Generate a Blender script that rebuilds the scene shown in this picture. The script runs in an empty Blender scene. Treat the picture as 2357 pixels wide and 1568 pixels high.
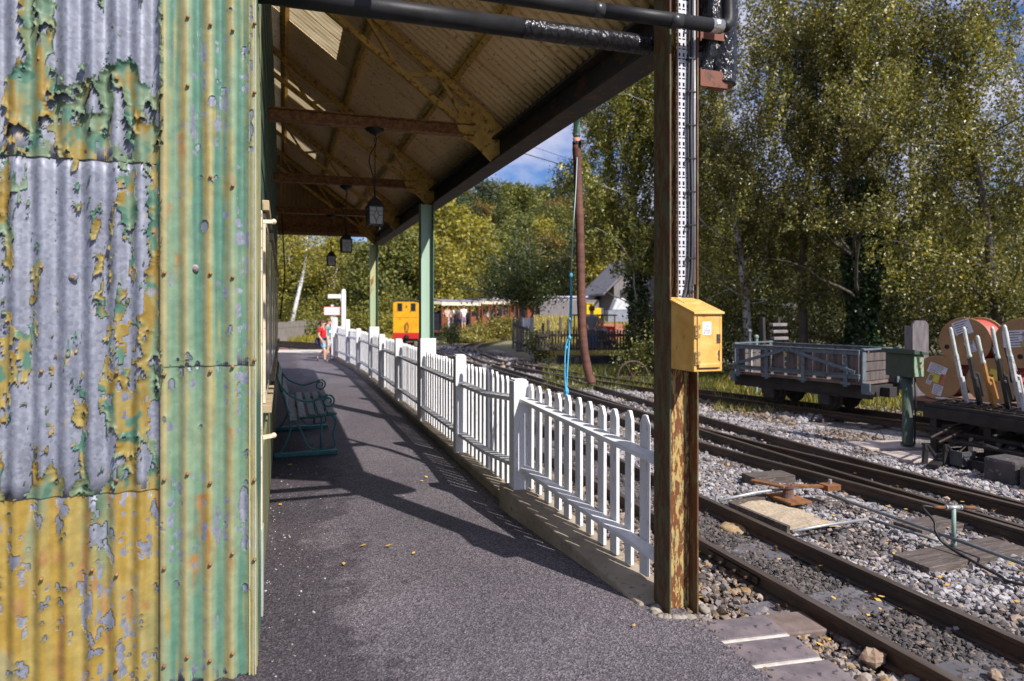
import bpy, math, random
import numpy as np
from mathutils import Vector, Matrix, Euler
C = bpy.context.scene.collection
SC = bpy.context.scene
R = math.radians
PI = math.pi
# ---------------------------------------------------------------- camera, sky, sun, exposure
TH = R(18.5)                       # the camera looks 18.5 degrees right of the platform's own direction (+Y)
cd = bpy.data.cameras.new('camera'); cam = bpy.data.objects.new('camera', cd); C.objects.link(cam)
cam.location = (0, 0, 1.5); cam.rotation_euler = (R(90), 0, -TH)
cd.sensor_width = 36; cd.lens = 24; cd.shift_y = -0.0314; cd.clip_start = .05; cd.clip_end = 2000
cd.dof.use_dof = True; cd.dof.focus_distance = 4.3; cd.dof.aperture_fstop = 2.2
SC.camera = cam
SUN_EL = R(43); SUN_DIR = Vector((.416*math.cos(SUN_EL), -.909*math.cos(SUN_EL), math.sin(SUN_EL)))
ld = bpy.data.lights.new('sun', 'SUN'); sun = bpy.data.objects.new('sun', ld); C.objects.link(sun)
ld.energy = 5.0; ld.angle = R(.5); ld.color = (1, .945, .87)
sun.rotation_euler = SUN_DIR.to_track_quat('Z', 'Y').to_euler(); sun.location = (6, -10, 12)
SC.view_settings.view_transform = 'Standard'; SC.view_settings.look = 'None'
SC.view_settings.exposure = 0.45; SC.view_settings.gamma = 1
W = bpy.data.worlds.new('World'); SC.world = W; W.use_nodes = True
nt = W.node_tree; nt.nodes.clear(); L = nt.links.new
def wn(t, **k):
    n = nt.nodes.new(t)
    for a, b in k.items(): setattr(n, a, b)
    return n
sky = wn('ShaderNodeTexSky', sky_type='NISHITA', sun_disc=False, sun_elevation=SUN_EL, sun_rotation=R(155))
sky.air_density = 1.2; sky.dust_density = .6; sky.ozone_density = 2
tc = wn('ShaderNodeTexCoord'); mp = wn('ShaderNodeMapping'); mp.inputs['Scale'].default_value = (2.2, 2.2, 4.6); mp.inputs['Location'].default_value = (.37, .1, .2)
nz = wn('ShaderNodeTexNoise'); nz.inputs['Scale'].default_value = 2.1; nz.inputs['Detail'].default_value = 9; nz.inputs['Roughness'].default_value = .56
cr = wn('ShaderNodeValToRGB'); cr.color_ramp.elements[0].position = .40; cr.color_ramp.elements[1].position = .57
cr2 = wn('ShaderNodeValToRGB'); cr2.color_ramp.elements[0].position = .42; cr2.color_ramp.elements[0].color = (11.5, 11.6, 14.2, 1); cr2.color_ramp.elements[1].position = .78; cr2.color_ramp.elements[1].color = (7.6, 7.8, 10.8, 1)
mx = wn('ShaderNodeMixRGB'); bg = wn('ShaderNodeBackground'); wo = wn('ShaderNodeOutputWorld')
bg.inputs['Strength'].default_value = .05
L(tc.outputs['Generated'], mp.inputs[0]); L(mp.outputs[0], nz.inputs['Vector']); L(nz.outputs[0], cr.inputs[0]); L(nz.outputs[0], cr2.inputs[0])
L(cr.outputs[0], mx.inputs[0]); tint = wn('ShaderNodeMixRGB', blend_type='MULTIPLY'); tint.inputs[0].default_value = 1; tint.inputs[2].default_value = (.75, 1.05, 1.75, 1); L(sky.outputs[0], tint.inputs[1]); L(tint.outputs[0], mx.inputs[1]); L(cr2.outputs[0], mx.inputs[2]); L(mx.outputs[0], bg.inputs[0]); L(bg.outputs[0], wo.inputs[0])

# ---------------------------------------------------------------- helpers
rng = np.random.default_rng(7); random.seed(7)
ct, st_ = math.cos(TH), math.sin(TH)
def P2(X, Y): return (X*ct + Y*st_, -X*st_ + Y*ct)
def at(x, y, Y):
    "a spot Y metres away, read off the photograph at (x, y) of a 2357 px wide view"
    p = P2((x-1178.5)/1571*Y, Y); return Vector((p[0], p[1], 1.5-(y-710)/1571*Y))
def gnd(x, Y, z=-.2):
    p = P2((x-1178.5)/1571*Y, Y); return Vector((p[0], p[1], z))

class MB:
    def __init__(s): s.v = []; s.f = []; s.col = None
    def add(s, vs, fs):
        k = len(s.v); s.v += [tuple(v) for v in vs]; s.f += [tuple(i+k for i in f) for f in fs]; return s
    def box(s, a, b, M=None):
        (x0, y0, z0), (x1, y1, z1) = a, b
        vs = [Vector(p) for p in ((x0,y0,z0),(x1,y0,z0),(x1,y1,z0),(x0,y1,z0),(x0,y0,z1),(x1,y0,z1),(x1,y1,z1),(x0,y1,z1))]
        if M: vs = [M @ v for v in vs]
        return s.add(vs, [(0,3,2,1),(4,5,6,7),(0,1,5,4),(1,2,6,5),(2,3,7,6),(3,0,4,7)])
    def bar(s, p, q, w, h, up=(0,0,1)):
        p, q = Vector(p), Vector(q); d = (q-p).normalized(); up = Vector(up)
        if abs(d.dot(up)) > .99: up = Vector((0,1,0))
        r = d.cross(up).normalized()*(w/2); u = r.cross(d).normalized()*(h/2)
        vs = [p-r-u, p+r-u, p+r+u, p-r+u, q-r-u, q+r-u, q+r+u, q-r+u]
        return s.add(vs, [(0,1,2,3),(7,6,5,4),(0,4,5,1),(1,5,6,2),(2,6,7,3),(3,7,4,0)])
    def tube(s, pts, r, n=8, cap=True):
        pts = [Vector(p) for p in pts]; m = len(pts); rs = r if hasattr(r, '__len__') else [r]*m
        k = len(s.v); d0 = (pts[1]-pts[0]).normalized(); a = d0.orthogonal().normalized()
        for i, p in enumerate(pts):
            d = ((pts[min(i+1,m-1)]-p).normalized() + (p-pts[max(i-1,0)]).normalized())
            d = d.normalized() if d.length > 1e-6 else d0
            a = (a - d*a.dot(d)).normalized(); b = d.cross(a)
            for j in range(n):
                t = 2*PI*j/n; s.v.append(tuple(p + (a*math.cos(t)+b*math.sin(t))*rs[i]))
        for i in range(m-1):
            for j in range(n):
                j2 = (j+1) % n; s.f.append((k+i*n+j, k+i*n+j2, k+(i+1)*n+j2, k+(i+1)*n+j))
        if cap: s.f.append(tuple(k+j for j in range(n-1,-1,-1))); s.f.append(tuple(k+(m-1)*n+j for j in range(n)))
        return s
    def prism(s, poly, off, ax=None):
        "polygon (3-D points) pushed along off"
        n = len(poly); off = Vector(off); vs = [Vector(p) for p in poly]; vs += [v+off for v in vs]
        fs = [tuple(range(n-1,-1,-1)), tuple(range(n,2*n))] + [(i,(i+1)%n,(i+1)%n+n,i+n) for i in range(n)]
        return s.add(vs, fs)
    def ball(s, c, r, nu=10, nv=7, sc=(1,1,1), jit=0):
        k = len(s.v); c = Vector(c)
        for i in range(nv+1):
            ph = PI*i/nv
            for j in range(nu):
                t = 2*PI*j/nu; q = r*(1+jit*(random.random()-.5))
                s.v.append((c.x+q*sc[0]*math.sin(ph)*math.cos(t), c.y+q*sc[1]*math.sin(ph)*math.sin(t), c.z+q*sc[2]*math.cos(ph)))
        for i in range(nv):
            for j in range(nu):
                s.f.append((k+i*nu+j, k+(i+1)*nu+j, k+(i+1)*nu+(j+1)%nu, k+i*nu+(j+1)%nu))
        return s
    def lathe(s, prof, c=(0,0,0), n=20, M=None):
        k = len(s.v); m = len(prof)
        for (r, z) in prof:
            for j in range(n):
                t = 2*PI*j/n; v = Vector((r*math.cos(t), r*math.sin(t), z))
                if M: v = M @ v
                s.v.append(tuple(v+Vector(c)))
        for i in range(m-1):
            for j in range(n): s.f.append((k+i*n+j, k+i*n+(j+1)%n, k+(i+1)*n+(j+1)%n, k+(i+1)*n+j))
        s.f.append(tuple(k+j for j in range(n-1,-1,-1))); s.f.append(tuple(k+(m-1)*n+j for j in range(n)))
        return s

def tag(o, label=None, cat=None, group=None, kind=None):
    if label: o['label'] = label
    if cat: o['category'] = cat
    if group: o['group'] = group
    if kind: o['kind'] = kind
    return o
def thing(name, label, cat, loc=(0,0,0), rz=0, group=None):
    o = bpy.data.objects.new(name, None); C.objects.link(o); o.location = loc; o.rotation_euler = (0,0,rz)
    o.empty_display_size = .1
    return tag(o, label, cat, group)
def wmat(o):
    m = Matrix.LocRotScale(o.location, o.rotation_euler, o.scale)
    return wmat(o.parent) @ m if o.parent else m
def link(name, me, parent=None):
    o = bpy.data.objects.new(name, me); C.objects.link(o)
    if parent: o.parent = parent
    return o
def obj(name, mb, m, parent=None, world=False, smooth=False, bevel=0, org=None):
    vs = mb.v
    if parent and world:
        I = wmat(parent).inverted(); vs = [tuple(I @ Vector(v)) for v in vs]
    if org: vs = [(a-org[0], b-org[1], c-org[2]) for a, b, c in vs]
    me = bpy.data.meshes.new(name); me.from_pydata(vs, [], mb.f); me.update()
    if m: me.materials.append(m)
    if smooth: me.shade_smooth()
    o = link(name, me, parent)
    if org: o.location = org
    if bevel:
        b = o.modifiers.new('b', 'BEVEL'); b.width = bevel; b.segments = 2; b.limit_method = 'ANGLE'; b.angle_limit = R(40)
    return o
def npmesh(name, V, F, m, parent=None, col=None, smooth=False, fcol=None):
    "mesh from numpy arrays (F is (n,3) or (n,4)); col: per-vertex rgb; fcol: per-face rgb"
    me = bpy.data.meshes.new(name); n, k = F.shape
    me.vertices.add(len(V)); me.vertices.foreach_set('co', np.ascontiguousarray(V, np.float32).ravel())
    me.loops.add(n*k); me.loops.foreach_set('vertex_index', np.ascontiguousarray(F, np.int32).ravel())
    me.polygons.add(n); me.polygons.foreach_set('loop_start', np.arange(0, n*k, k, dtype=np.int32))
    me.update(calc_edges=True)
    if smooth: me.shade_smooth()
    else: me.shade_flat()
    if col is not None:
        a = me.color_attributes.new('Col', 'FLOAT_COLOR', 'POINT'); a.data.foreach_set('color', np.c_[col, np.ones(len(col))].astype(np.float32).ravel())
    if fcol is not None:
        a = me.attributes.new('Col', 'FLOAT_COLOR', 'FACE'); a.data.foreach_set('color', np.c_[fcol, np.ones(len(fcol))].astype(np.float32).ravel())
    me.materials.append(m)
    return link(name, me, parent)
def copy_tree(o, parent=None):
    c = o.copy(); C.objects.link(c); c.parent = parent
    for ch in list(o.children): copy_tree(ch, c)
    return c

# value noise on numpy arrays
_T = np.random.default_rng(3).random((16, 256, 256))
def vn(x, y, k=0):
    xi = np.floor(x).astype(int); yi = np.floor(y).astype(int); fx = x-xi; fy = y-yi
    fx = fx*fx*(3-2*fx); fy = fy*fy*(3-2*fy); T = _T[k % 16]
    a = T[xi & 255, yi & 255]; b = T[(xi+1) & 255, yi & 255]; c = T[xi & 255, (yi+1) & 255]; d = T[(xi+1) & 255, (yi+1) & 255]
    return (a*(1-fx)+b*fx)*(1-fy)+(c*(1-fx)+d*fx)*fy
def fbm(x, y, o=4, k=0, g=.5):
    r = 0; s = 0; a = 1
    for i in range(o): r = r + a*vn(x*2**i+17.3*i, y*2**i+9.1*i, k+i); s += a; a *= g
    return r/s

# ---------------------------------------------------------------- materials
MT = {}
def newmat(name):
    m = bpy.data.materials.new(name); m.use_nodes = True; MT[name] = m
    return m, m.node_tree, m.node_tree.nodes['Principled BSDF']
def nd(t, ty, **k):
    n = t.nodes.new(ty)
    for a, b in k.items():
        if a in n.inputs.keys(): n.inputs[a].default_value = b
        else: setattr(n, a, b)
    return n
def ramp(t, src, stops):
    r = t.nodes.new('ShaderNodeValToRGB'); e = r.color_ramp.elements
    while len(e) < len(stops): e.new(.5)
    for q, (p, c) in zip(e, stops): q.position = p; q.color = (*c, 1) if len(c) == 3 else c
    t.links.new(src, r.inputs[0]); return r
def coords(t, stretch=(1,1,1)):
    tc = t.nodes.new('ShaderNodeTexCoord'); mp = t.nodes.new('ShaderNodeMapping'); mp.inputs['Scale'].default_value = stretch
    t.links.new(tc.outputs['Object'], mp.inputs[0]); return mp.outputs[0]
def noise(t, vec, scale, detail=5, rough=.55):
    n = nd(t, 'ShaderNodeTexNoise', Scale=scale, Detail=detail, Roughness=rough); t.links.new(vec, n.inputs['Vector']); return n.outputs[0]
def bumpn(t, h, strength, dist, bs):
    b = nd(t, 'ShaderNodeBump', Strength=strength, Distance=dist); t.links.new(h, b.inputs['Height']); t.links.new(b.outputs[0], bs.inputs['Normal']); return b
def mat(name, c1, c2=None, scale=6, rough=.75, bump=.25, bdist=.004, bscale=60, metal=0, stretch=(1,1,1), lo=.35, hi=.65, spec=.4, c3=None, s3=40, r2=None):
    "two-tone noise paint / wood / metal with a fine bump; c3 = small flecks"
    if name in MT: return MT[name]
    m, t, b = newmat(name); v = coords(t, stretch)
    r = ramp(t, noise(t, v, scale), [(lo, c1), (hi, c2 or c1)]); out = r.outputs[0]
    if c3:
        f = ramp(t, noise(t, v, s3, 3), [(.60, (0,0,0)), (.66, (1,1,1))]); x = nd(t, 'ShaderNodeMixRGB')
        t.links.new(f.outputs[0], x.inputs[0]); t.links.new(out, x.inputs[1]); x.inputs[2].default_value = (*c3, 1); out = x.outputs[0]
    t.links.new(out, b.inputs['Base Color'])
    b.inputs['Roughness'].default_value = rough; b.inputs['Metallic'].default_value = metal; b.inputs['Specular IOR Level'].default_value = spec
    if bump: bumpn(t, noise(t, v, bscale, 4), bump, bdist, b)
    return m
def rusty(name, paint, rust, amount=.5, scale=7, paint2=None, stretch=(1,1,.35), rough=.7, low=None):
    "old paint flaking to rust: hard edged patches"
    if name in MT: return MT[name]
    m, t, b = newmat(name); v = coords(t, stretch)
    n1 = noise(t, v, scale, 9, .65)
    msk = ramp(t, n1, [(amount-.02, (0,0,0)), (amount+.02, (1,1,1))])
    p = ramp(t, noise(t, v, scale*.6, 3), [(.35, paint), (.65, paint2 or paint)])
    ru = ramp(t, noise(t, v, scale*5, 5), [(.3, tuple(x*.45 for x in rust)), (.7, rust)])
    x = nd(t, 'ShaderNodeMixRGB'); t.links.new(msk.outputs[0], x.inputs[0]); t.links.new(ru.outputs[0], x.inputs[1]); t.links.new(p.outputs[0], x.inputs[2])
    t.links.new(x.outputs[0], b.inputs['Base Color']); b.inputs['Roughness'].default_value = rough
    bumpn(t, n1, .5, .006, b)
    return m
def vcol(name, rough=.6, bump=.3, bscale=150, bdist=.002, var=.25, metal=0, spec=.4, vscale=30):
    "colour comes from the mesh's own Col attribute, broken up by fine noise"
    m, t, b = newmat(name); v = coords(t)
    a = nd(t, 'ShaderNodeAttribute', attribute_name='Col')
    x = nd(t, 'ShaderNodeMixRGB', blend_type='MULTIPLY'); x.inputs[0].default_value = 1
    r = ramp(t, noise(t, v, vscale, 6), [(.3, (1-var,)*3), (.7, (1+var*.5,)*3)])
    t.links.new(a.outputs[0], x.inputs[1]); t.links.new(r.outputs[0], x.inputs[2]); t.links.new(x.outputs[0], b.inputs['Base Color'])
    b.inputs['Roughness'].default_value = rough; b.inputs['Metallic'].default_value = metal; b.inputs['Specular IOR Level'].default_value = spec
    if bump: bumpn(t, noise(t, v, bscale, 4), bump, bdist, b)
    return m
def leafmat(name, trans=.35, rough=.5):
    m, t, b = newmat(name)
    a = nd(t, 'ShaderNodeAttribute', attribute_name='Col'); tr = nd(t, 'ShaderNodeBsdfTranslucent'); mxs = nd(t, 'ShaderNodeMixShader'); mxs.inputs[0].default_value = trans
    o = t.nodes['Material Output']; x = nd(t, 'ShaderNodeMixRGB', blend_type='MULTIPLY'); x.inputs[0].default_value = 1; x.inputs[2].default_value = (1.5, 1.35, .5, 1)
    t.links.new(a.outputs[0], b.inputs['Base Color']); t.links.new(a.outputs[0], x.inputs[1]); t.links.new(x.outputs[0], tr.inputs[0])
    b.inputs['Roughness'].default_value = rough; b.inputs['Specular IOR Level'].default_value = .5
    t.links.new(b.outputs[0], mxs.inputs[1]); t.links.new(tr.outputs[0], mxs.inputs[2]); t.links.new(mxs.outputs[0], o.inputs[0])
    return m
white = mat('white_paint', (.74,.74,.76), (.64,.64,.66), scale=9, rough=.6, bump=.35, bscale=90, stretch=(1,1,.25), c3=(.50,.49,.46), s3=60)
black_iron = mat('black_iron', (.018,.018,.02), (.03,.028,.026), rough=.5, scale=14, metal=.3)
dark_steel = mat('dark_steel', (.03,.024,.02), (.055,.038,.028), rough=.55, scale=9, metal=.4)
old_wood = mat('weathered_wood', (.16,.14,.125), (.30,.27,.25), scale=5, stretch=(6,6,.6), rough=.9, bump=.5, bscale=40)
concrete = mat('concrete', (.24,.195,.14), (.36,.30,.225), scale=4, rough=.9, bump=.5, bscale=70, c3=(.2,.17,.13), s3=25)
# ================================================================ SETTING: ground, track bed, platform, kerb
m, t, b = newmat('earth'); v = coords(t)
gr = ramp(t, noise(t, v, .35, 8, .65), [(.35, (.16,.14,.11)), (.5, (.20,.18,.09)), (.62, (.10,.12,.035))])
t.links.new(gr.outputs[0], b.inputs['Base Color']); b.inputs['Roughness'].default_value = .95; bumpn(t, noise(t, v, 9, 6), .6, .08, b)
def hgt(x, y):
    X = x*ct - y*st_; Y = x*st_ + y*ct
    r = np.hypot(X, Y)
    h = -.24 + 0*x
    def sm(a, b, q): q = np.clip((q-a)/(b-a), 0, 1); return q*q*(3-2*q)
    h = h + sm(52, 135, r)*17*(.55+.45*sm(-90, 30, X)) + sm(120, 300, r)*12
    h = h + 1.0*sm(29, 44, Y)*sm(-.5, 1.6, X)*(1-sm(10, 15, X))      # the yard beyond the siding climbs gently
    h = h + sm(10, 60, r)*.25*fbm(x*.1, y*.1, 3)
    return h
gx = np.r_[-320:-40:12, -40:70:1.0, 70:330:12]; gy = np.r_[-40:-6:6, -6:150:1.0, 150:420:12]
X_, Y_ = np.meshgrid(gx, gy, indexing='ij'); Z_ = hgt(X_, Y_)
def gridf(nx, ny):
    i = np.arange(nx*ny).reshape(nx, ny); return np.c_[i[:-1,:-1].ravel(), i[1:,:-1].ravel(), i[1:,1:].ravel(), i[:-1,1:].ravel()]
tag(npmesh('ground', np.c_[X_.ravel(), Y_.ravel(), Z_.ravel()], gridf(len(gx), len(gy)), MT['earth'], smooth=True), kind='structure')

# ballast bed under the tracks, gravel surface between the stones
m, t, b = newmat('ballast_fines'); v = coords(t)
vo = nd(t, 'ShaderNodeTexVoronoi', Scale=42); t.links.new(v, vo.inputs['Vector'])
r1 = ramp(t, vo.outputs['Color'], [(.1, (.10,.09,.085)), (.5, (.30,.28,.27)), (.9, (.46,.43,.42))])
r2 = ramp(t, noise(t, v, .9, 5, .6), [(.38, (.45,.40,.36)), (.6, (1,1,1))])
x = nd(t, 'ShaderNodeMixRGB', blend_type='MULTIPLY'); x.inputs[0].default_value = 1
t.links.new(r1.outputs[0], x.inputs[1]); t.links.new(r2.outputs[0], x.inputs[2]); t.links.new(x.outputs[0], b.inputs['Base Color'])
b.inputs['Roughness'].default_value = .9; bumpn(t, vo.outputs['Distance'], 1.0, .03, b)
def sheet(name, poly, z, m, sub=0):
    me = bpy.data.meshes.new(name); me.from_pydata([(a, c, z) for a, c in poly], [], [tuple(range(len(poly)))]); me.materials.append(m)
    return tag(link(name, me), kind='structure')
sheet('track_bed', [(1.78,-3),(9.9,-3),(9.4,6),(8.0,11),(7.3,14),(7.4,20),(8.6,27),(13,35),(12,36),(7.5,30.5),(6.2,36),(4.2,36),(4.0,27),(1.78,24.5)], -.2, MT['ballast_fines'])

# asphalt platform: black tarmac of small stones, worn paler where people walk
m, t, b = newmat('asphalt'); v = coords(t)
vo = nd(t, 'ShaderNodeTexVoronoi', Scale=125); t.links.new(v, vo.inputs['Vector'])
st = ramp(t, vo.outputs['Color'], [(.0, (.028,.026,.030)), (.55, (.115,.105,.116)), (1, (.25,.23,.25))])
wear = ramp(t, noise(t, v, .8, 7, .6), [(.30, (.72,.69,.72)), (.62, (1.15,1.10,1.13))])
sx = nd(t, 'ShaderNodeSeparateXYZ'); t.links.new(v, sx.inputs[0])
ad = nd(t, 'ShaderNodeMath', operation='MULTIPLY_ADD'); ad.inputs[1].default_value = .55; t.links.new(sx.outputs[0], ad.inputs[0])   # older tarmac away from the wall is worn paler
n4 = nd(t, 'ShaderNodeMath', operation='MULTIPLY'); n4.inputs[1].default_value = 1.1; t.links.new(noise(t, v, 1.7, 8, .68), n4.inputs[0]); t.links.new(n4.outputs[0], ad.inputs[2])
old = ramp(t, ad.outputs[0], [(.70, (.55,.53,.56)), (.80, (1,1,1))])
x0_ = nd(t, 'ShaderNodeMixRGB', blend_type='MULTIPLY'); x0_.inputs[0].default_value = 1; t.links.new(wear.outputs[0], x0_.inputs[1]); t.links.new(old.outputs[0], x0_.inputs[2])
x = nd(t, 'ShaderNodeMixRGB', blend_type='MULTIPLY'); x.inputs[0].default_value = 1
t.links.new(st.outputs[0], x.inputs[1]); t.links.new(x0_.outputs[0], x.inputs[2])
fl = ramp(t, noise(t, v, 55, 2), [(.70, (0,0,0)), (.73, (1,1,1))]); x2 = nd(t, 'ShaderNodeMixRGB'); x2.inputs[2].default_value = (.26,.22,.19,1)
t.links.new(fl.outputs[0], x2.inputs[0]); t.links.new(x.outputs[0], x2.inputs[1]); t.links.new(x2.outputs[0], b.inputs['Base Color'])
b.inputs['Roughness'].default_value = .72; b.inputs['Specular IOR Level'].default_value = .35; bumpn(t, vo.outputs['Distance'], .9, .006, b)
edge = [(1.84,1.0),(1.86,2.2),(1.87,2.6),(1.90,2.92)]
pl = MB(); poly = [(-6,-2.5,0),(1.82,-2.5,0)]+[(a,c,0) for a,c in edge]+[(1.78,3.1,0),(1.76,8),(1.78,15),(1.70,18),(1.5,21),(1.45,24.2),(-1.5,24.8),(-6,24.8)]
poly = [(p[0],p[1],0) for p in poly]; pl.prism([(p[0],p[1],-.24) for p in poly], (0,0,.24))
tag(obj('platform', pl, MT['asphalt']), kind='structure')
sheet('path', [(-.4,24.6),(1.9,23.4),(2.6,24.3),(1.6,25.6),(-.4,26)], .006, mat('pale_concrete', (.46,.42,.36), (.55,.5,.44), scale=3))

# kerb under the fence: a tall cast block by the near column, then a low strip
kb = MB()
kb.add([(1.70,3.06,-.05),(1.95,3.06,-.05),(1.78,4.9,-.05),(1.535,4.9,-.05),(1.70,3.06,.014),(1.95,3.06,.014),(1.78,4.9,.185),(1.535,4.9,.185)],
       [(0,3,2,1),(4,5,6,7),(0,1,5,4),(1,2,6,5),(2,3,7,6),(3,0,4,7)])
pts = [(1.60,4.91),(1.62,8.5),(1.63,14.6),(1.60,17.4),(1.40,20.6)]
for (x0,y0),(x1,y1) in zip(pts, pts[1:]):
    kb.add([(x0,y0,-.05),(x0+.2,y0,-.05),(x1+.2,y1,-.05),(x1,y1,-.05),(x0,y0,.075),(x0+.2,y0,.075),(x1+.2,y1,.075),(x1,y1,.075)],
       [(0,3,2,1),(4,5,6,7),(0,1,5,4),(1,2,6,5),(2,3,7,6),(3,0,4,7)])
tag(obj('kerb', kb, concrete, bevel=.012), kind='structure')

# paving slabs along the asphalt edge, pale mortar edges
slab_m = mat('engineering_brick', (.10,.085,.095), (.19,.155,.16), scale=8, rough=.7, bump=.4, c3=(.05,.045,.05), s3=22)
mort_m = mat('mortar', (.42,.38,.34), (.55,.51,.47), scale=20, rough=.95, bump=.6)
y = 2.86
for i in range(6):
    d = .205 + .02*random.random(); x0 = 1.905-(2.9-y)*.045; w = .36+.03*random.random(); z = -.028-.004*i
    s = thing('paving_slab', ['dark paving slab beside the foot of the rusty column','dark slab second out from the column foot, chipped corner','plum paving slab with a fallen yellow leaf','bluish paving slab third from the photo edge along the asphalt','plum paving slab running out of the photo bottom','hidden paving slab past the photo bottom'][i], 'paving slab', (x0+w/2, y-d/2, z), 0, 'paving slabs along the asphalt edge')
    a = R(-6)
    m_ = Matrix.Rotation(a, 4, 'Z')
    obj('slab', MB().box((-w/2,-d/2+.012,-.12),(w/2,d/2-.012,0), m_), slab_m, s, bevel=.006)
    obj('mortar', MB().box((-w/2+.01,-d/2-.012,-.12),(w/2-.005,-d/2+.0115,-.003), m_), mort_m, s, bevel=.004)
    y -= d
s = thing('paving_slab', 'brown paving slab between the slab row and the nearest rail', 'paving slab', (2.46, 2.90, -.125), R(-7), 'paving slabs along the asphalt edge')
obj('slab', MB().box((-.19,-.11,-.12),(.17,.11,0)), mat('brown_brick', (.12,.085,.075), (.2,.15,.13), scale=9), s, bevel=.008)
# ================================================================ STATION BUILDING with peeling corrugated walls
PITCH = .0828; AMP = .0125
def corr(x): return AMP*np.cos(2*PI*(x+.032)/PITCH)
bld = thing('station_building', 'corrugated iron station building with yellow and green paint peeling to bare metal', 'building', (-2, 3, 0))
m, t, b = newmat('galvanised'); v = coords(t)
vo = nd(t, 'ShaderNodeTexVoronoi', Scale=75); t.links.new(v, vo.inputs['Vector'])
g1 = ramp(t, vo.outputs['Color'], [(.1, (.19,.207,.265)), (.9, (.295,.317,.385))]); g2 = ramp(t, noise(t, coords(t, (3,3,.6)), 5, 7), [(.3, (.62,.62,.66)), (.7, (1.12,1.1,1.08))])
x = nd(t, 'ShaderNodeMixRGB', blend_type='MULTIPLY'); x.inputs[0].default_value = 1; t.links.new(g1.outputs[0], x.inputs[1]); t.links.new(g2.outputs[0], x.inputs[2])
rs = ramp(t, noise(t, coords(t, (2,2,.8)), 9, 6), [(.66, (0,0,0)), (.74, (.8,.8,.8))]); x2 = nd(t, 'ShaderNodeMixRGB'); x2.inputs[2].default_value = (.55,.36,.12,1)
t.links.new(rs.outputs[0], x2.inputs[0]); t.links.new(x.outputs[0], x2.inputs[1])
t.links.new(x2.outputs[0], b.inputs['Base Color']); b.inputs['Roughness'].default_value = .55; b.inputs['Metallic'].default_value = .25; bumpn(t, noise(t, v, 90, 4), .25, .002, b)
paint_m = vcol('flaking_paint', rough=.55, bump=.35, bscale=170, var=.22, vscale=22)

def base_sheet(x0, x1, z0, z1, off):
    xs = np.arange(x0, x1+1e-6, PITCH/12); zs = np.linspace(z0, z1, max(2, int((z1-z0)/.06)))
    A, B = np.meshgrid(xs, zs, indexing='ij')
    V = np.c_[A.ravel()+2, (-off-corr(A)+.0015*(fbm(A*6, B*5, 3, 2)-.5)).ravel(), B.ravel()]
    o = npmesh('wall_sheet', V, gridf(len(xs), len(zs)), MT['galvanised'], bld, smooth=True)
    so = o.modifiers.new('t', 'SOLIDIFY'); so.thickness = .0012; so.offset = 1
    return o
YEL, OCH, CRM = np.array((.33,.25,.075)), np.array((.30,.20,.040)), np.array((.37,.32,.155))
GRN, LGR, TEAL = np.array((.12,.185,.115)), np.array((.20,.285,.185)), np.array((.050,.120,.088))
def lerp(a, b, k): k = np.clip(k, 0, 1)[..., None]; return a*(1-k)+b*k
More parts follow.
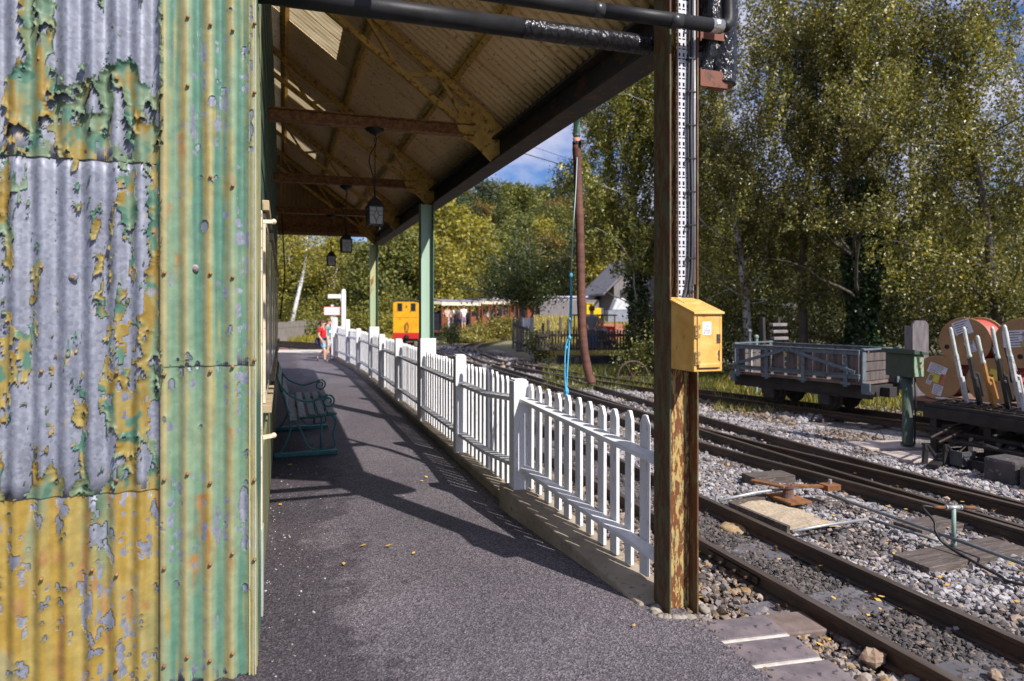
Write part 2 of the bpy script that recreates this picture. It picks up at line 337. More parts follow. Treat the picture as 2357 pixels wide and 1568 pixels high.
def paint(sheet, x0, x1, z0, z1, off, style, res=.0042):
    xs = np.arange(x0, x1, res); zs = np.arange(z0, z1, res); A, B = np.meshgrid(xs, zs, indexing='ij')
    # ragged break-up, stretched along the corrugations
    n = .60*fbm(A*25, B*(4.6 if style == 'mid' else 7), 3, 1) + .40*fbm(A*70, B*34, 3, 5); ph = np.cos(2*PI*(A+.032)/PITCH); fine = fbm(A*130, B*90, 2, 9)
    if style == 'mid':
        thr = .515 - .05*np.clip((A+.62)*6, -1, 1) + .035*ph + np.where(B < .90, -.13*(0.9-B)/.12, 0) - .05*np.exp(-((B-1.18)/.2)**2)*np.clip((A+.8)*8, 0, 1)
    elif style == 'top':
        big = np.exp(-np.clip(np.abs(A+.64)-.15, 0, 9)**2/.0008)*np.clip((B-2.40-.05*np.sin(A*19))*40, 0, 1)
        lef = np.clip((-.90-A)*25, 0, 1)*np.clip((B-2.42)*40, 0, 1)
        thr = .42 + .24*np.maximum(big, lef) + .07*np.exp(-((B-2.17)/.05)**2)*np.exp(-((A+.70)/.13)**2) - .05*np.clip((A+.53)*15, 0, 1)
    elif style == 'low':
        thr = .345 + .05*np.exp(-((A+.60)/.1)**2) + .03*ph
    else:
        thr = .235 + .24*np.exp(-((A+.15)/.018)**2)*np.clip((1.05-B)*6, 0, 1)*np.clip((B-.15)*9, 0, 1) + .2*np.exp(-((A+.13)/.012)**2)*np.clip((B-2.1)*9, 0, 1)
    keep = (n + .10*(fine-.5)) > thr
    if style == 'right':   # two torn flaps
        for cx, cz, rx, rz in ((-.27, 2.33, .012, .02), (-.30, 1.83, .012, .022), (-.42, 1.2, .008, .02)): keep &= ((A-cx)/rx)**2+((B-cz)/rz)**2 > 1
    # distance (in cells) to the nearest broken edge, for curling
    d = np.zeros(keep.shape); e = keep.copy(); D = 6
    for i in range(D):
        s = e.copy(); s[1:] &= e[:-1]; s[:-1] &= e[1:]; s[:,1:] &= e[:,:-1]; s[:,:-1] &= e[:,1:]
        d += e; e = s
    curl = fbm(A*14, B*9, 2, 11); amt = {'mid': .013, 'top': .020, 'low': .004, 'right': .004}[style]
    lift = .0018 + np.exp(-(d-1)/2.0)*amt*np.clip((curl-.36)*4, .05, 1) + .0012*(fbm(A*40, B*40, 2, 7)-.5)
    db = np.full(keep.shape, 20.); r_ = np.zeros(keep.shape)        # cells down to the next broken lower edge: flaps hang outwards there
    for i in range(12):
        sh = np.ones(keep.shape, bool); sh[:, i+1:] = keep[:, :-(i+1)]; db = np.where((db > i) & ~sh, i, db)
    if style in ('mid', 'top'): lift = lift + ({'mid': .012, 'top': .026}[style])*np.exp(-db/3.5)*np.clip((fbm(A*11, B*8, 2, 14)-.42)*5, 0, 1)
    y = -off - corr(A) - lift
    g1, g2, g3 = fbm(A*9, B*2.5, 3, 3), fbm(A*30, B*9, 3, 6), fbm(A*4, B*1.5, 3, 8)
    if style == 'right':
        gv = fbm(A*45, B*.9, 3, 12); ps = np.sin(2*PI*(A+.032)/PITCH); col = lerp(LGR*.92, CRM*.86, (ph*.7-ps*.5-.28+1.8*(gv-.5))*2.2); col = lerp(col, TEAL*1.45, (-ph*.9+ps*.5-.35+2.0*(g3-.5))*1.5); col = lerp(col, YEL*.95, (fbm(A*60, B*3.5, 3, 13)-.64)*12*(.25+.75*(ph>0)))
        for cx, cz, ln, w in ((-.311,.76,.30,.014), (-.338,.52,.18,.011), (-.283,.62,.25,.006), (-.40,1.72,.12,.006), (-.385,2.2,.16,.012), (-.20,1.02,.1,.006), (-.20,.5,.1,.005), (-.43,1.92,.08,.006), (-.195,2.05,.1,.005)):
            k = np.clip((cz-B)/.01, 0, 1)*np.clip(1-(cz-B)/ln, 0, 1)*np.exp(-((A-cx-.004*np.sin(B*60))/(w*(1+.6*np.sin(B*23)**2)))**2); col = lerp(col, np.array((.40,.13,.015)), k*.8)
    elif style == 'low':
        gv = fbm(A*50, B*1.6, 3, 12); col = lerp(OCH, YEL*.95, (gv-.42)*7); col = lerp(col, np.array((.30,.26,.13)), (g1-.55)*8); col = lerp(col, GRN, np.clip((A+.58)*5+(g3-.55)*6, 0, 1)*.8*(.35+.65*(ph<.3))); col = lerp(col, GRN*.9, (g1-.60)*7*np.clip((B-.4)*3, 0, 1)); col = lerp(col, np.array((.30,.17,.06)), (g2-.66)*10)
    else:
        col = lerp(YEL*.85, LGR*.72, (g1-.40)*9); col = lerp(col, OCH*.8, (g2-.55)*9); col = lerp(col, TEAL*1.3, (fbm(A*22, B*16, 3, 15)-.56)*10); col = lerp(col, GRN, (g3-.54)*8); col = lerp(col, GRN*1.05, np.clip((A+.52)*12, 0, 1)*np.clip((B-2.1)*5, 0, 1))
    col = lerp(col, TEAL*.45, np.exp(-(d-1)/.5)*(curl > .47)*.8)            # green undercoat where the edge curls
    idx = -np.ones(keep.shape, int); idx[keep] = np.arange(keep.sum())
    q = keep[:-1,:-1] & keep[1:,:-1] & keep[1:,1:] & keep[:-1,1:]
    F = np.c_[idx[:-1,:-1][q], idx[1:,:-1][q], idx[1:,1:][q], idx[:-1,1:][q]]
    V = np.c_[(A+2)[keep], y[keep], B[keep]]
    o = npmesh('paint_layer', V, F, paint_m, sheet, col=col[keep], smooth=True)
    so = o.modifiers.new('t', 'SOLIDIFY'); so.thickness = .0011; so.offset = -1
for (x0,x1,z0,z1,off,sty) in ((-1.32,-.445,0,.80,0,'low'),(-1.32,-.445,.785,2.085,.003,'mid'),(-1.32,-.445,2.068,2.95,.006,'top'),(-.462,-.11,0,1.285,.009,'right'),(-.462,-.11,1.268,2.95,.012,'right')):
    s = base_sheet(x0, x1, z0, z1, off); paint(s, x0, x1, z0, z1, off, sty)
for (x0,x1,z0,z1,off) in ((-5,-1.30,0,4.2,-.003),(-1.34,-.11,2.93,4.75,.0)):
    tmp = base_sheet(x0, x1, z0, z1, off); tmp.data.materials.clear(); tmp.data.materials.append(mat('old_yellow_paint', tuple(YEL), tuple(GRN), scale=3, rough=.6))
# roofing nails with washers, rust halo
nail_m = mat('rusty_nail', (.22,.10,.04), (.34,.17,.07), scale=40, rough=.8)
for k, x in enumerate(np.arange(-1.2, -.12, PITCH)):
    for z in (.09, .47, .80, 1.24, 1.62, 1.98, 2.36, 2.62):
        if random.random() < (.55 if x > -.46 else .22):
            xx = x+.012; zz = z+.05*random.random(); y0 = -.019-corr(np.array(xx))-(.004 if x > -.46 else 0)
            M = Matrix.Translation((xx+2, float(y0), zz)) @ Matrix.Rotation(R(90), 4, 'X')
            obj('nail', MB().lathe([(.0075,-.004),(.007,.001),(.004,.004),(.0035,.006)], n=10, M=M), nail_m, bld, smooth=True)
for x, z in ((-.335, 1.66), (-.755, 1.62)):   # two big washered bolts
    y0 = -.022-float(corr(np.array(x))); M = Matrix.Translation((x+2, y0, z)) @ Matrix.Rotation(R(90), 4, 'X')
    bo = obj('washer', MB().lathe([(.016,-.004),(.016,.001),(.008,.002)], n=16, M=M), MT['galvanised'], bld, smooth=True)
    obj('bolt', MB().lathe([(.007,.0),(.007,.008)], n=6, M=M), MT['rusty_nail'], bo)
# side wall under the canopy (x = -.11): a strip of the same iron, then old dark-green boards, door frame, windows
green_wood = rusty('old_green_boards', (.035,.085,.065), (.20,.16,.09), .40, 9, (.055,.12,.09))
cream = mat('cream_woodwork', (.70,.62,.48), (.58,.50,.36), scale=12, c3=(.35,.27,.18), s3=30, rough=.7)
xs = np.arange(3.0, 3.52, PITCH/12); zs = np.linspace(0, 4.6, 60); A, B = np.meshgrid(xs, zs, indexing='ij')
g1 = fbm(A*9, B*3, 3, 3); col = lerp(LGR, CRM, (np.cos(2*PI*A/PITCH)*.5+.2+2*(g1-.5))); col = lerp(col, TEAL, (fbm(A*5, B*2, 3, 5)-.52)*6)
npmesh('side_sheet', np.c_[(1.89+AMP*.6*np.cos(2*PI*A/PITCH)).ravel(), (A-3).ravel(), B.ravel()], gridf(len(xs), len(zs))[:, ::-1], paint_m, bld, col=col.reshape(-1,3), smooth=True)
def bx(name, a, b_, m, bv=.004): return obj(name, MB().box(a, b_), m, bld, world=True, bevel=bv)
bx('side_wall', (-.40,3.52,-.05), (-.13,14.4,4.7), green_wood, 0)
bd = MB()
for i, z in enumerate(np.arange(.75, 4.6, .13)): bd.box((-.14,3.75,z), (-.115-.006*(i%2),14.4,z+.125))
obj('weatherboard', bd, green_wood, bld, world=True, bevel=.003)
bx('plinth', (-.14,3.75,0), (-.104,14.4,.74), mat('ochre_board', (.26,.22,.08), (.12,.16,.09), scale=5, stretch=(1,1,.4)))
bx('corner_trim', (-.135,2.983,0), (-.1065,3.02,4.6), mat('green_trim', (.30,.38,.22), (.46,.42,.22), scale=6, stretch=(1,1,.3), c3=(.42,.44,.5), s3=18), .003)
d = bx('door_frame', (-.12,3.55,.32), (-.099,3.70,1.98), cream)
for z in (.86, 1.93): obj('hook', MB().bar((-.10,3.6,z), (-.05,3.62,z+.004), .02, .018).ball((-.047,3.62,z+.004), .014), cream, d, world=True)
bx('door_panel', (-.115,3.53,.0), (-.094,3.66,.42), mat('grey_green_board', (.30,.33,.28), (.4,.42,.36), scale=5))
for y0 in (4.2, 6.0, 7.5, 10.2, 12.2):
    w = bx('window', (-.125,y0,.95), (-.099,y0+.95,2.05), cream)
    obj('glass', MB().box((-.118,y0+.07,1.02), (-.095,y0+.88,1.98)), mat('dark_glass', (.015,.02,.022), rough=.15, bump=0), w, world=True)
    obj('sill', MB().box((-.12,y0-.05,.90), (-.065,y0+1.0,.948)), mat('sill_wood', (.42,.33,.2), (.3,.24,.15), scale=8), w, world=True, bevel=.005)
    obj('lintel', MB().box((-.12,y0-.05,2.06), (-.078,y0+1.0,2.12)), MT['sill_wood'], w, world=True, bevel=.005)
# ================================================================ PLATFORM CANOPY
can = thing('platform_canopy', 'lean-to platform canopy with rusty yellow trusses on green steel columns', 'canopy', (.9, 8.6, 0))
def cob(name, mb, m, par=None, **k): return obj(name, mb, m, par or can, world=True, **k)
def RZ(x): return 3.19+(1.97-x)*.75
roof_m = mat('roof_lining', (.93,.66,.37), (.82,.55,.28), scale=2.2, rough=.9, bump=.3, c3=(.45,.32,.19), s3=26)
xs = np.linspace(-.35, 2.0, 14); ys = np.arange(2.9, 14.62, .0125); A, B = np.meshgrid(xs, ys, indexing='ij')
Zr = RZ(A)+.011*np.cos(2*PI*B/.1)
SKY = [(3.85,5.05,.02,.95,),(6.85,7.75,-.3,.62),(9.75,10.5,-.3,.60),(12.6,13.3,-.3,.55)]
V = np.c_[A.ravel(), B.ravel(), Zr.ravel()]; F = gridf(len(xs), len(ys))
cx = V[F].mean(1); hole = np.zeros(len(F), bool)
for y0,y1,x0,x1 in SKY: hole |= (cx[:,1]>y0)&(cx[:,1]<y1)&(cx[:,0]>x0)&(cx[:,0]<x1)
ro = npmesh('roof_sheet', V-np.array(can.location), F[~hole], roof_m, can, smooth=True); ro.modifiers.new('t','SOLIDIFY').thickness = .006
m, t, b = newmat('rooflight_plastic'); o_ = t.nodes['Material Output']; tr = nd(t,'ShaderNodeBsdfTranslucent'); ms = nd(t,'ShaderNodeMixShader'); ms.inputs[0].default_value = .6
r_ = ramp(t, noise(t, coords(t,(1,8,1)), 4, 6), [(.3,(.30,.22,.10)),(.7,(.62,.52,.33))]); t.links.new(r_.outputs[0], tr.inputs[0]); t.links.new(r_.outputs[0], b.inputs['Base Color'])
t.links.new(b.outputs[0], ms.inputs[1]); t.links.new(tr.outputs[0], ms.inputs[2]); t.links.new(ms.outputs[0], o_.inputs[0])
for y0,y1,x0,x1 in SKY:
    k = (cx[:,1]>y0)&(cx[:,1]<y1)&(cx[:,0]>x0-.15)&(cx[:,0]<x1)
    if k.any(): npmesh('rooflight', V+np.array((0,0,.004))-np.array(can.location), F[hole&k], m, can, smooth=True)
# sheet laps: thin dark seams are real overlaps
lp = MB()
for y0 in np.arange(3.6, 14.5, .9): lp.bar((-.3,y0,RZ(-.3)-.016), (1.98,y0,RZ(1.98)-.016), .012, .006)
cob('sheet_lap', lp, roof_m)
trm = rusty('yellow_truss_paint', (.66,.42,.10), (.36,.15,.05), .43, 22, (.50,.30,.07), stretch=(1,1,1))
tie_m = rusty('rusty_tie_paint', (.30,.15,.035), (.24,.085,.03), .5, 20, (.22,.10,.03), stretch=(1,1,1))
beam_m = rusty('dark_beam_paint', (.020,.02,.02), (.11,.05,.022), .44, 14, (.035,.028,.024), stretch=(1,.5,1))
# eaves beam (I section)
bm_ = MB()
bm_.box((1.79,3.18,2.83),(1.97,14.6,2.848)); bm_.box((1.79,3.18,3.032),(1.97,14.6,3.05)); bm_.box((1.872,3.18,2.848),(1.888,14.6,3.032))
cob('eaves_beam', bm_, beam_m, bevel=.003)
fa = MB().box((1.955,2.9,3.06),(1.975,14.62,3.20)); cob('fascia_board', fa, MT['dark_beam_paint'])
# purlins along the slope
for x in (.02, .75, 1.45):
    z = RZ(x)-.05
    cob('purlin', MB().bar((x,2.92,z), (x,14.58,z), .045, .07, up=(.6,0,.8)).bar((x-.03,2.92,z+.025), (x-.03,14.58,z+.025), .06, .012, up=(.6,0,.8)), trm)
def ang(mb, p, q, w=.05): mb.bar(p, q, w, .008); mb.bar((p[0],p[1]+.02,p[2]+.02), (q[0],q[1]+.02,q[2]+.02), .008, w)
for y in (5.95, 8.8, 11.65, 14.45):
    tr_ = cob('truss', MB().bar((1.80,y,RZ(1.80)-.115), (-.25,y,RZ(-.25)-.115), .06, .055).bar((1.80,y,RZ(1.80)-.09), (-.25,y,RZ(-.25)-.09), .012, .05), trm)
    lo = lambda x: RZ(x)-.40
    cob('bottom_chord', MB().bar((1.60,y,lo(1.60)+.03), (-.15,y,lo(-.15)), .055, .05), trm, tr_)
    w = MB(); pts = [(1.60,lo(1.60)+.03),(1.30,RZ(1.30)-.12),(.98,lo(.98)),(.62,RZ(.62)-.12),(.30,lo(.30)),(-.05,RZ(-.05)-.12)]
    for (x0,z0),(x1,z1) in zip(pts, pts[1:]): w.bar((x0,y,z0),(x1,y,z1),.038,.03)
    cob('web_bracing', w, trm, tr_)
    cob('tie_beam', MB().box((-.12,y-.045,3.045),(1.62,y+.045,3.057)).box((-.12,y-.006,3.057),(1.62,y+.006,3.14)).box((-.12,y-.045,3.14),(1.62,y+.045,3.15)), tie_m, tr_)
    g = MB().prism([(1.52,y-.02,3.02),(1.62,y-.02,2.98),(1.78,y-.02,2.83),(1.865,y-.02,2.85),(1.865,y-.02,3.03),(1.94,y-.02,3.10),(1.72,y-.02,3.30),(1.58,y-.02,3.34),(1.44,y-.02,3.20)], (0,.014,0))
    for bx_, bz in ((1.60,3.10),(1.70,3.22),(1.60,3.26),(1.84,2.9),(1.84,3.0),(1.72,2.95)): g.ball((bx_,y-.026,bz), .012, 8, 5)
    cob('gusset_plate', g, trm, tr_)
# far gable of corrugated sheet, with two cross beams under it
ys = np.arange(-.3, 1.95, .0125); zs = np.linspace(0, 1, 3); A, B = np.meshgrid(ys, zs, indexing='ij')
Zg = 3.36+(RZ(A)+.01-3.36)*B
npmesh('gable_sheet', np.c_[A.ravel(), (14.56+.012*np.cos(2*PI*A/.075)).ravel(), Zg.ravel()]-np.array(can.location), gridf(len(ys),3), mat('gable_paint', (.30,.19,.075), (.24,.14,.05), scale=3), can, smooth=True)
cob('end_beam', MB().box((-.12,14.47,3.14),(1.9,14.55,3.36)), tie_m, bevel=.005)
cob('end_beam', MB().box((-.12,14.46,2.99),(1.9,14.58,3.10)), mat('pale_end_beam', (.36,.22,.12), (.22,.12,.06), scale=4), bevel=.005)
# columns: H sections; each has its own wear, with flange shade put into darker paint
colp = [rusty('column_ochre_rust', (.50,.31,.095), (.20,.068,.02), .51, 75, (.33,.30,.13), stretch=(1,1,.22)), rusty('column_pale_green', (.30,.43,.34), (.30,.15,.04), .36, 5, (.34,.46,.36), stretch=(1,1,.25)), rusty('column_green_rust', (.30,.40,.26), (.30,.14,.03), .44, 6, (.4,.4,.2), stretch=(1,1,.3))]
flp = rusty('column_flange_shade_green', (.075,.08,.04), (.12,.055,.024), .50, 26, (.11,.085,.035), stretch=(1,1,.3))  # old green and rust, darkened as the flange's shaded side
labs = ['rusty ochre steel column with peeling paint, nearest', 'pale green steel column with white boxed foot', 'green and rust steel column at far end']
for i, (x0, y0, zt) in enumerate(((1.79,2.92,3.2),(1.655,8.58,2.83),(1.70,14.35,2.83))):
    w, d = .165, .152
    c = cob('column', MB().box((x0+.010,y0+d/2-.004,-.02),(x0+w-.010,y0+d/2+.004,zt)), colp[i])
    c['label'] = labs[i]
    cob('flange', MB().box((x0,y0,-.02),(x0+.0098,y0+d,zt)), flp if i == 0 else colp[i], c, bevel=.002)
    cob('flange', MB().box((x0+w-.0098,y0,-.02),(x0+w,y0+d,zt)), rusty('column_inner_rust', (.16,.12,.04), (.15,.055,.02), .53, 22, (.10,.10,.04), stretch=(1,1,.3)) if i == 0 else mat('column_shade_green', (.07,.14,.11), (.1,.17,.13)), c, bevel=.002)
    if i: cob('base_casing', MB().box((x0-.015,y0-.035,0),(x0+w+.02,y0-.012,1.12)).box((x0-.02,y0-.012,0),(x0-.003,y0+d,1.1)).box((x0+w+.003,y0-.012,0),(x0+w+.02,y0+d,1.1)), white, c, bevel=.004)
mr = MB()
for i in range(26):
    a = random.random()*2*PI; mr.ball((1.87+.13*math.cos(a), 2.96+.08*math.sin(a), -.005), .02+.015*random.random(), 7, 5, (1,1,.6), .5)
cob('mortar_footing', mr, mat('footing_mortar', (.20,.17,.14), (.34,.30,.26), scale=20, rough=.95, bump=.8), smooth=True)

# ---------------------------------------------------------------- lanterns on the ties
gl, tg, gb = newmat('lantern_glass'); gb.inputs['Base Color'].default_value = (.62,.58,.52,1); gb.inputs['Roughness'].default_value = .25; gb.inputs['Transmission Weight'].default_value = .55
def lantern(loc, label):
    L_ = thing('hanging_lantern', label, 'lantern', loc, R(6), 'black lanterns hanging under the canopy')
    obj('ceiling_rose', MB().lathe([(.02,.70),(.075,.735),(.08,.75)], n=20), black_iron, L_, smooth=True)
    ch = MB()
    for k in range(21):
        z = .19+k*.026; q = [(math.cos(u)*.008*(1 if k%2 else 0), math.cos(u)*.008*(0 if k%2 else 1), z+.017*math.sin(u)) for u in np.linspace(0, 2*PI, 9)]
        ch.tube(q, .0022, 4, cap=False)
    obj('chain', ch, black_iron, L_)
    obj('cord', MB().tube([(0,0,.73),(.015,0,.66),(.005,.01,.60),(-.04,.01,.53),(-.05,.0,.46),(-.015,0,.34),(0,0,.18)], .005, 6), black_iron, L_, smooth=True)
    SM = Matrix.Scale(.68, 4); r = .10
    def scl(mb): mb.v = [tuple(c*.68 for c in v) for v in mb.v]; return mb
    obj('cap', MB().lathe([(r*1.38,.115),(r*1.40,.125),(r*1.2,.135),(r*1.05,.165),(r*.75,.205),(r*.3,.23),(.02,.235),(.012,.26),(.018,.27),(.004,.28)], n=4, M=SM @ Matrix.Rotation(R(45),4,'Z')), black_iron, L_, bevel=.003)
    f = MB()
    for sx in (-1,1):
        for sy in (-1,1): f.bar((sx*.085,sy*.085,-.115),(sx*.094,sy*.094,.118),.013,.013)
    for z, q in ((-.115,.088),(.112,.094)):
        for s_ in (-1,1): f.bar((-q,s_*q,z),(q,s_*q,z),.012,.012); f.bar((s_*q,-q,z),(s_*q,q,z),.012,.012)
    fr = obj('frame', scl(f), black_iron, L_)
    ld_ = MB()
    for a in range(4):
        M = Matrix.Rotation(a*PI/2,4,'Z')
        pt = lambda u,z: M @ Vector((u,-.0915,z))
        for (u0,z0),(u1,z1) in (((0,.07),(.035,0)),((.035,0),(0,-.07)),((0,-.07),(-.035,0)),((-.035,0),(0,.07)),((0,.07),(0,.11)),((0,-.07),(0,-.11)),((.035,0),(.09,0)),((-.035,0),(-.09,0)),((-.09,.06),(-.018,.045)),((.09,.06),(.018,.045))):
            ld_.bar(pt(u0,z0), pt(u1,z1), .005, .005)
    obj('leading', scl(ld_), black_iron, fr)
    gp = MB()
    for a in range(4):
        M = Matrix.Rotation(a*PI/2,4,'Z'); gp.box((-.084,-.087,-.11),(.084,-.084,.108),M)
    obj('glass', scl(gp), gl, L_)
for y, lb in ((5.95,'nearest black leaded lantern hanging from the first tie beam'),(8.8,'middle black lantern hanging between its larger and smaller neighbours'),(11.65,'farthest and smallest looking black lantern under the canopy')):
    lantern((.745, y, 2.295 if y < 6 else 2.285), lb)
# ================================================================ WHITE PICKET FENCES, one run from column to column
def fence(label, path, posts, base, top, pk=.132, zr=None):
    (ax, ay), (bx_, by) = path[0], path[-1]
    f = thing('picket_fence', label, 'fence', (ax, ay, 0), 0, 'white picket fences along the platform')
    segs = list(zip(path, path[1:])); n_p = 0
    for (x0,y0),(x1,y1) in segs:
        Ls = math.hypot(x1-x0, y1-y0); d = Vector(((x1-x0)/Ls,(y1-y0)/Ls,0)); nrm = Vector((-d.y,d.x,0))
        if nrm.x > 0: nrm = -nrm                   # towards the platform
        yaw = math.atan2(d.y, d.x)
        for zz in (.735,.235):              # arris rails: the sloping upper face looks towards the platform
            k = 4; pts = [Vector((x0,y0,0))+d*Ls*i/k for i in range(k+1)]; rl = MB()
            for i, p in enumerate(pts):
                z = base(p.y)*.75-.036+zz
                for u, dz in ((0,.024),(.062,.010),(.062,-.018),(0,-.034)): rl.v.append(tuple(p+nrm*u+Vector((0,0,z+dz))))
            for i in range(k):
                for j in range(4): rl.f.append((i*4+j, (i+1)*4+j, (i+1)*4+(j+1)%4, i*4+(j+1)%4))
            rl.f += [(0,1,2,3), tuple(k*4+j for j in (3,2,1,0))]
            obj('rail', rl, white, f, world=True, bevel=.003)
        n = int(Ls/pk); 
        for i in range(n):
            s = (i+.5)*Ls/n + random.uniform(-.012,.012); p = Vector((x0,y0,0))+d*s; w = .068+random.uniform(-.006,.006); th = .021
            b0 = base(p.y)+.012+random.uniform(-.004,.006); h = top(p.y)+random.uniform(-.012,.012); ln = random.uniform(-.006,.006)
            M = Matrix.Translation((p.x-nrm.x*.002,p.y-nrm.y*.002,0)) @ Matrix.Rotation(yaw,4,'Z')
            q = [M @ Vector((u*w, v, z)) for u, v, z in ((-.5,0,b0),(.5,0,b0),(.5+ln/w,0,h-.05),(.17+ln/w,0,h),(-.17+ln/w,0,h),(-.5+ln/w,0,h-.05))]
            obj('picket', MB().prism(q, -nrm*th), white, f, world=True, bevel=.002 if y0 < 9 else 0)
    for px, py, pw, h in posts:
        obj('post', MB().box((px-pw/2,py-pw/2,base(py)-.02),(px+pw/2,py+pw/2,h)).box((px-pw/2+.01,py-pw/2+.01,h),(px+pw/2-.01,py+pw/2-.01,h+.012)), white, f, world=True, bevel=.006)
nearb = lambda y: (.014+.171*max(0,min(1,(y-3.06)/1.84))) if y < 4.9 else .075
fence('white picket fence nearest, standing on the tall concrete kerb between rusty and pale green columns', [(1.87,3.08),(1.70,4.78),(1.70,8.55)], [(1.655,4.79,.115,.965),(1.665,6.62,.11,1.03)], nearb, lambda y: .91+.04*min(1,(y-3)/2)+.01*(y>4.9))
fence('white picket fence between the pale green column and the far column', [(1.73,8.78),(1.745,14.3)], [(1.69,10.6,.11,1.02),(1.69,12.5,.11,1.02)], lambda y: .075, lambda y: .97)
fence('white picket fence farthest off, bending towards the two children', [(1.76,14.55),(1.70,17.4),(1.50,20.6)], [(1.66,16.3,.11,1.02),(1.60,18.4,.11,1.2),(1.44,20.65,.13,1.22)], lambda y: .075, lambda y: .97)
# ================================================================ RAILWAY TRACKS
def on(x, y, z):
    "the spot at height z seen at (x, y) in the photograph"
    Y = 1571*(1.5-z)/(y-710); p = P2((x-1178.5)/1571*Y, Y); return Vector((p[0], p[1], z))
rail_m = rusty('rail_steel', (.040,.027,.021), (.085,.045,.026), .5, 9, (.03,.022,.018), stretch=(1,.3,1), rough=.5)
m, t, b = newmat('rail_head'); b.inputs['Metallic'].default_value = .75; b.inputs['Roughness'].default_value = .38
r_ = ramp(t, noise(t, coords(t,(3,.4,3)), 6, 5), [(.3,(.16,.115,.085)),(.7,(.27,.22,.19))]); t.links.new(r_.outputs[0], b.inputs['Base Color'])
sleeper_m = mat('sleeper_wood', (.055,.043,.038), (.125,.10,.088), scale=4, stretch=(.8,7,7), rough=.9, bump=.7, bscale=25, c3=(.20,.17,.15), s3=14)
sleeper_c = mat('sleeper_concrete', (.085,.08,.09), (.15,.14,.155), scale=5, rough=.85, bump=.5, c3=(.05,.045,.05), s3=24)
def smooth(pts, n=8):
    "Catmull-Rom through the points"
    p = [Vector(q) for q in pts]; p = [p[0]*2-p[1]]+p+[p[-1]*2-p[-2]]; out = []
    for i in range(1, len(p)-2):
        for k in range(n):
            u = k/n; a,b_,c,d = p[i-1],p[i],p[i+1],p[i+2]
            out.append(.5*((2*b_)+(c-a)*u+(2*a-5*b_+4*c-d)*u*u+(3*b_-a-3*c+d)*u**3))
    return out+[p[-2]]
def sweep(mb, pts, prof):
    k = len(mb.v); n = len(prof); m = len(pts)
    for i, p in enumerate(pts):
        d = pts[min(i+1,m-1)]-pts[max(i-1,0)]; d = Vector((d.x,d.y,0)).normalized(); r = Vector((d.y,-d.x,0))
        for u, z in prof: mb.v.append(tuple(p+r*u+Vector((0,0,z))))
    for i in range(m-1):
        for j in range(n): mb.f.append((k+i*n+j, k+(i+1)*n+j, k+(i+1)*n+(j+1)%n, k+i*n+(j+1)%n))
    mb.f.append(tuple(k+j for j in range(n))); mb.f.append(tuple(k+(m-1)*n+j for j in range(n-1,-1,-1)))
RP = [(-.045,-.105),(.045,-.105),(.045,-.095),(.010,-.084),(.008,-.034),(.0235,-.024),(.0235,-.004),(-.0235,-.004),(-.0235,-.024),(-.008,-.034),(-.010,-.084),(-.045,-.095)]
RH = [(-.0225,-.004),(.0225,-.004),(.0225,-.0012),(.018,0),(-.018,0),(-.0225,-.0012)]
def offset(pts, o):
    out = []
    for i, p in enumerate(pts):
        d = pts[min(i+1,len(pts)-1)]-pts[max(i-1,0)]; d = Vector((d.x,d.y,0)).normalized(); out.append(p+Vector((d.y,-d.x,0))*o)
    return out
def rail(par, pts):
    rb = MB(); sweep(rb, pts, RP); o = obj('rail', rb, rail_m, par, world=True)
    hb = MB(); sweep(hb, pts, RH); obj('rail_head', hb, MT['rail_head'], o, world=True)
    return o
def track(label, pts, z=-.05, step=.68, sl=1.15, y_max=99, n=8, sw=.2, start=0, ys=None, sm=None):
    pts = smooth([(x,y,z) for x,y in pts], n); t_ = thing('railway_track', label, 'railway track', pts[0], 0, 'narrow gauge tracks')
    for s in (-.305,.305): rail(t_, offset(pts, s))
    acc = start; k = 0
    for p, q in zip(pts, pts[1:]):
        ln = (q-p).length; d = (q-p).normalized(); r = Vector((d.y,-d.x,0)); acc += ln
        hit = [y for y in ys if p.y <= y < q.y] if ys and p.y < 9 else None
        if hit or (hit is None and acc > step and p.y < y_max):
            acc = 0; c = p.lerp(q, (hit[0]-p.y)/(q.y-p.y)) if hit else (p+q)/2; h = sl/2
            o = obj('sleeper', MB().bar(c-r*h+Vector((0,0,-.155)), c+r*(h+.03*random.random())+Vector((0,0,-.155)), sw+.02*random.random(), .10), sm or sleeper_m, t_, world=True, bevel=.006 if p.y < 8 else 0)
            if p.y < 11:
                for s in (-.40,-.215,.215,.40):
                    bo = MB().lathe([(.022,0),(.022,.008),(.014,.010),(.013,.03),(.008,.034)], c+r*s+d*.03*(1 if s < 0 else -1)+Vector((0,0,-.104)), 6)
                    obj('rail_bolt', bo, rail_m, o, world=True)
    return t_
t1 = track('nearest narrow gauge track, running close along the white fence', [(2.97,-2.5),(2.97,3),(2.97,10),(2.95,16),(2.7,21),(2.0,26),(.6,30),(-1.8,33.2),(-6,36)], step=.82, sl=1.16, n=14, sw=.29, ys=[3.06+.82*k for k in range(-5,8)], sm=sleeper_c)
t2 = track('middle track that leads straight to the back of the yellow locomotive', [(5.24,-2.5),(5.24,2.6),(5.14,4.6),(4.9,6.8),(4.82,9),(4.80,12),(4.84,20),(4.95,29),(5.3,33.5),(6.8,39),(11,46)], step=.66, sl=1.5, n=14)
t3 = track('middle track branching beside the points and curving off to the right past the train', [(5.31,-2.5),(5.31,3.4),(5.335,6),(5.45,9),(5.64,12),(5.74,15),(5.78,17.5),(6.05,21),(6.5,24.5),(7.2,27),(8.3,29.4),(11.7,35),(16,41)], z=-.052, step=9e9, n=12)
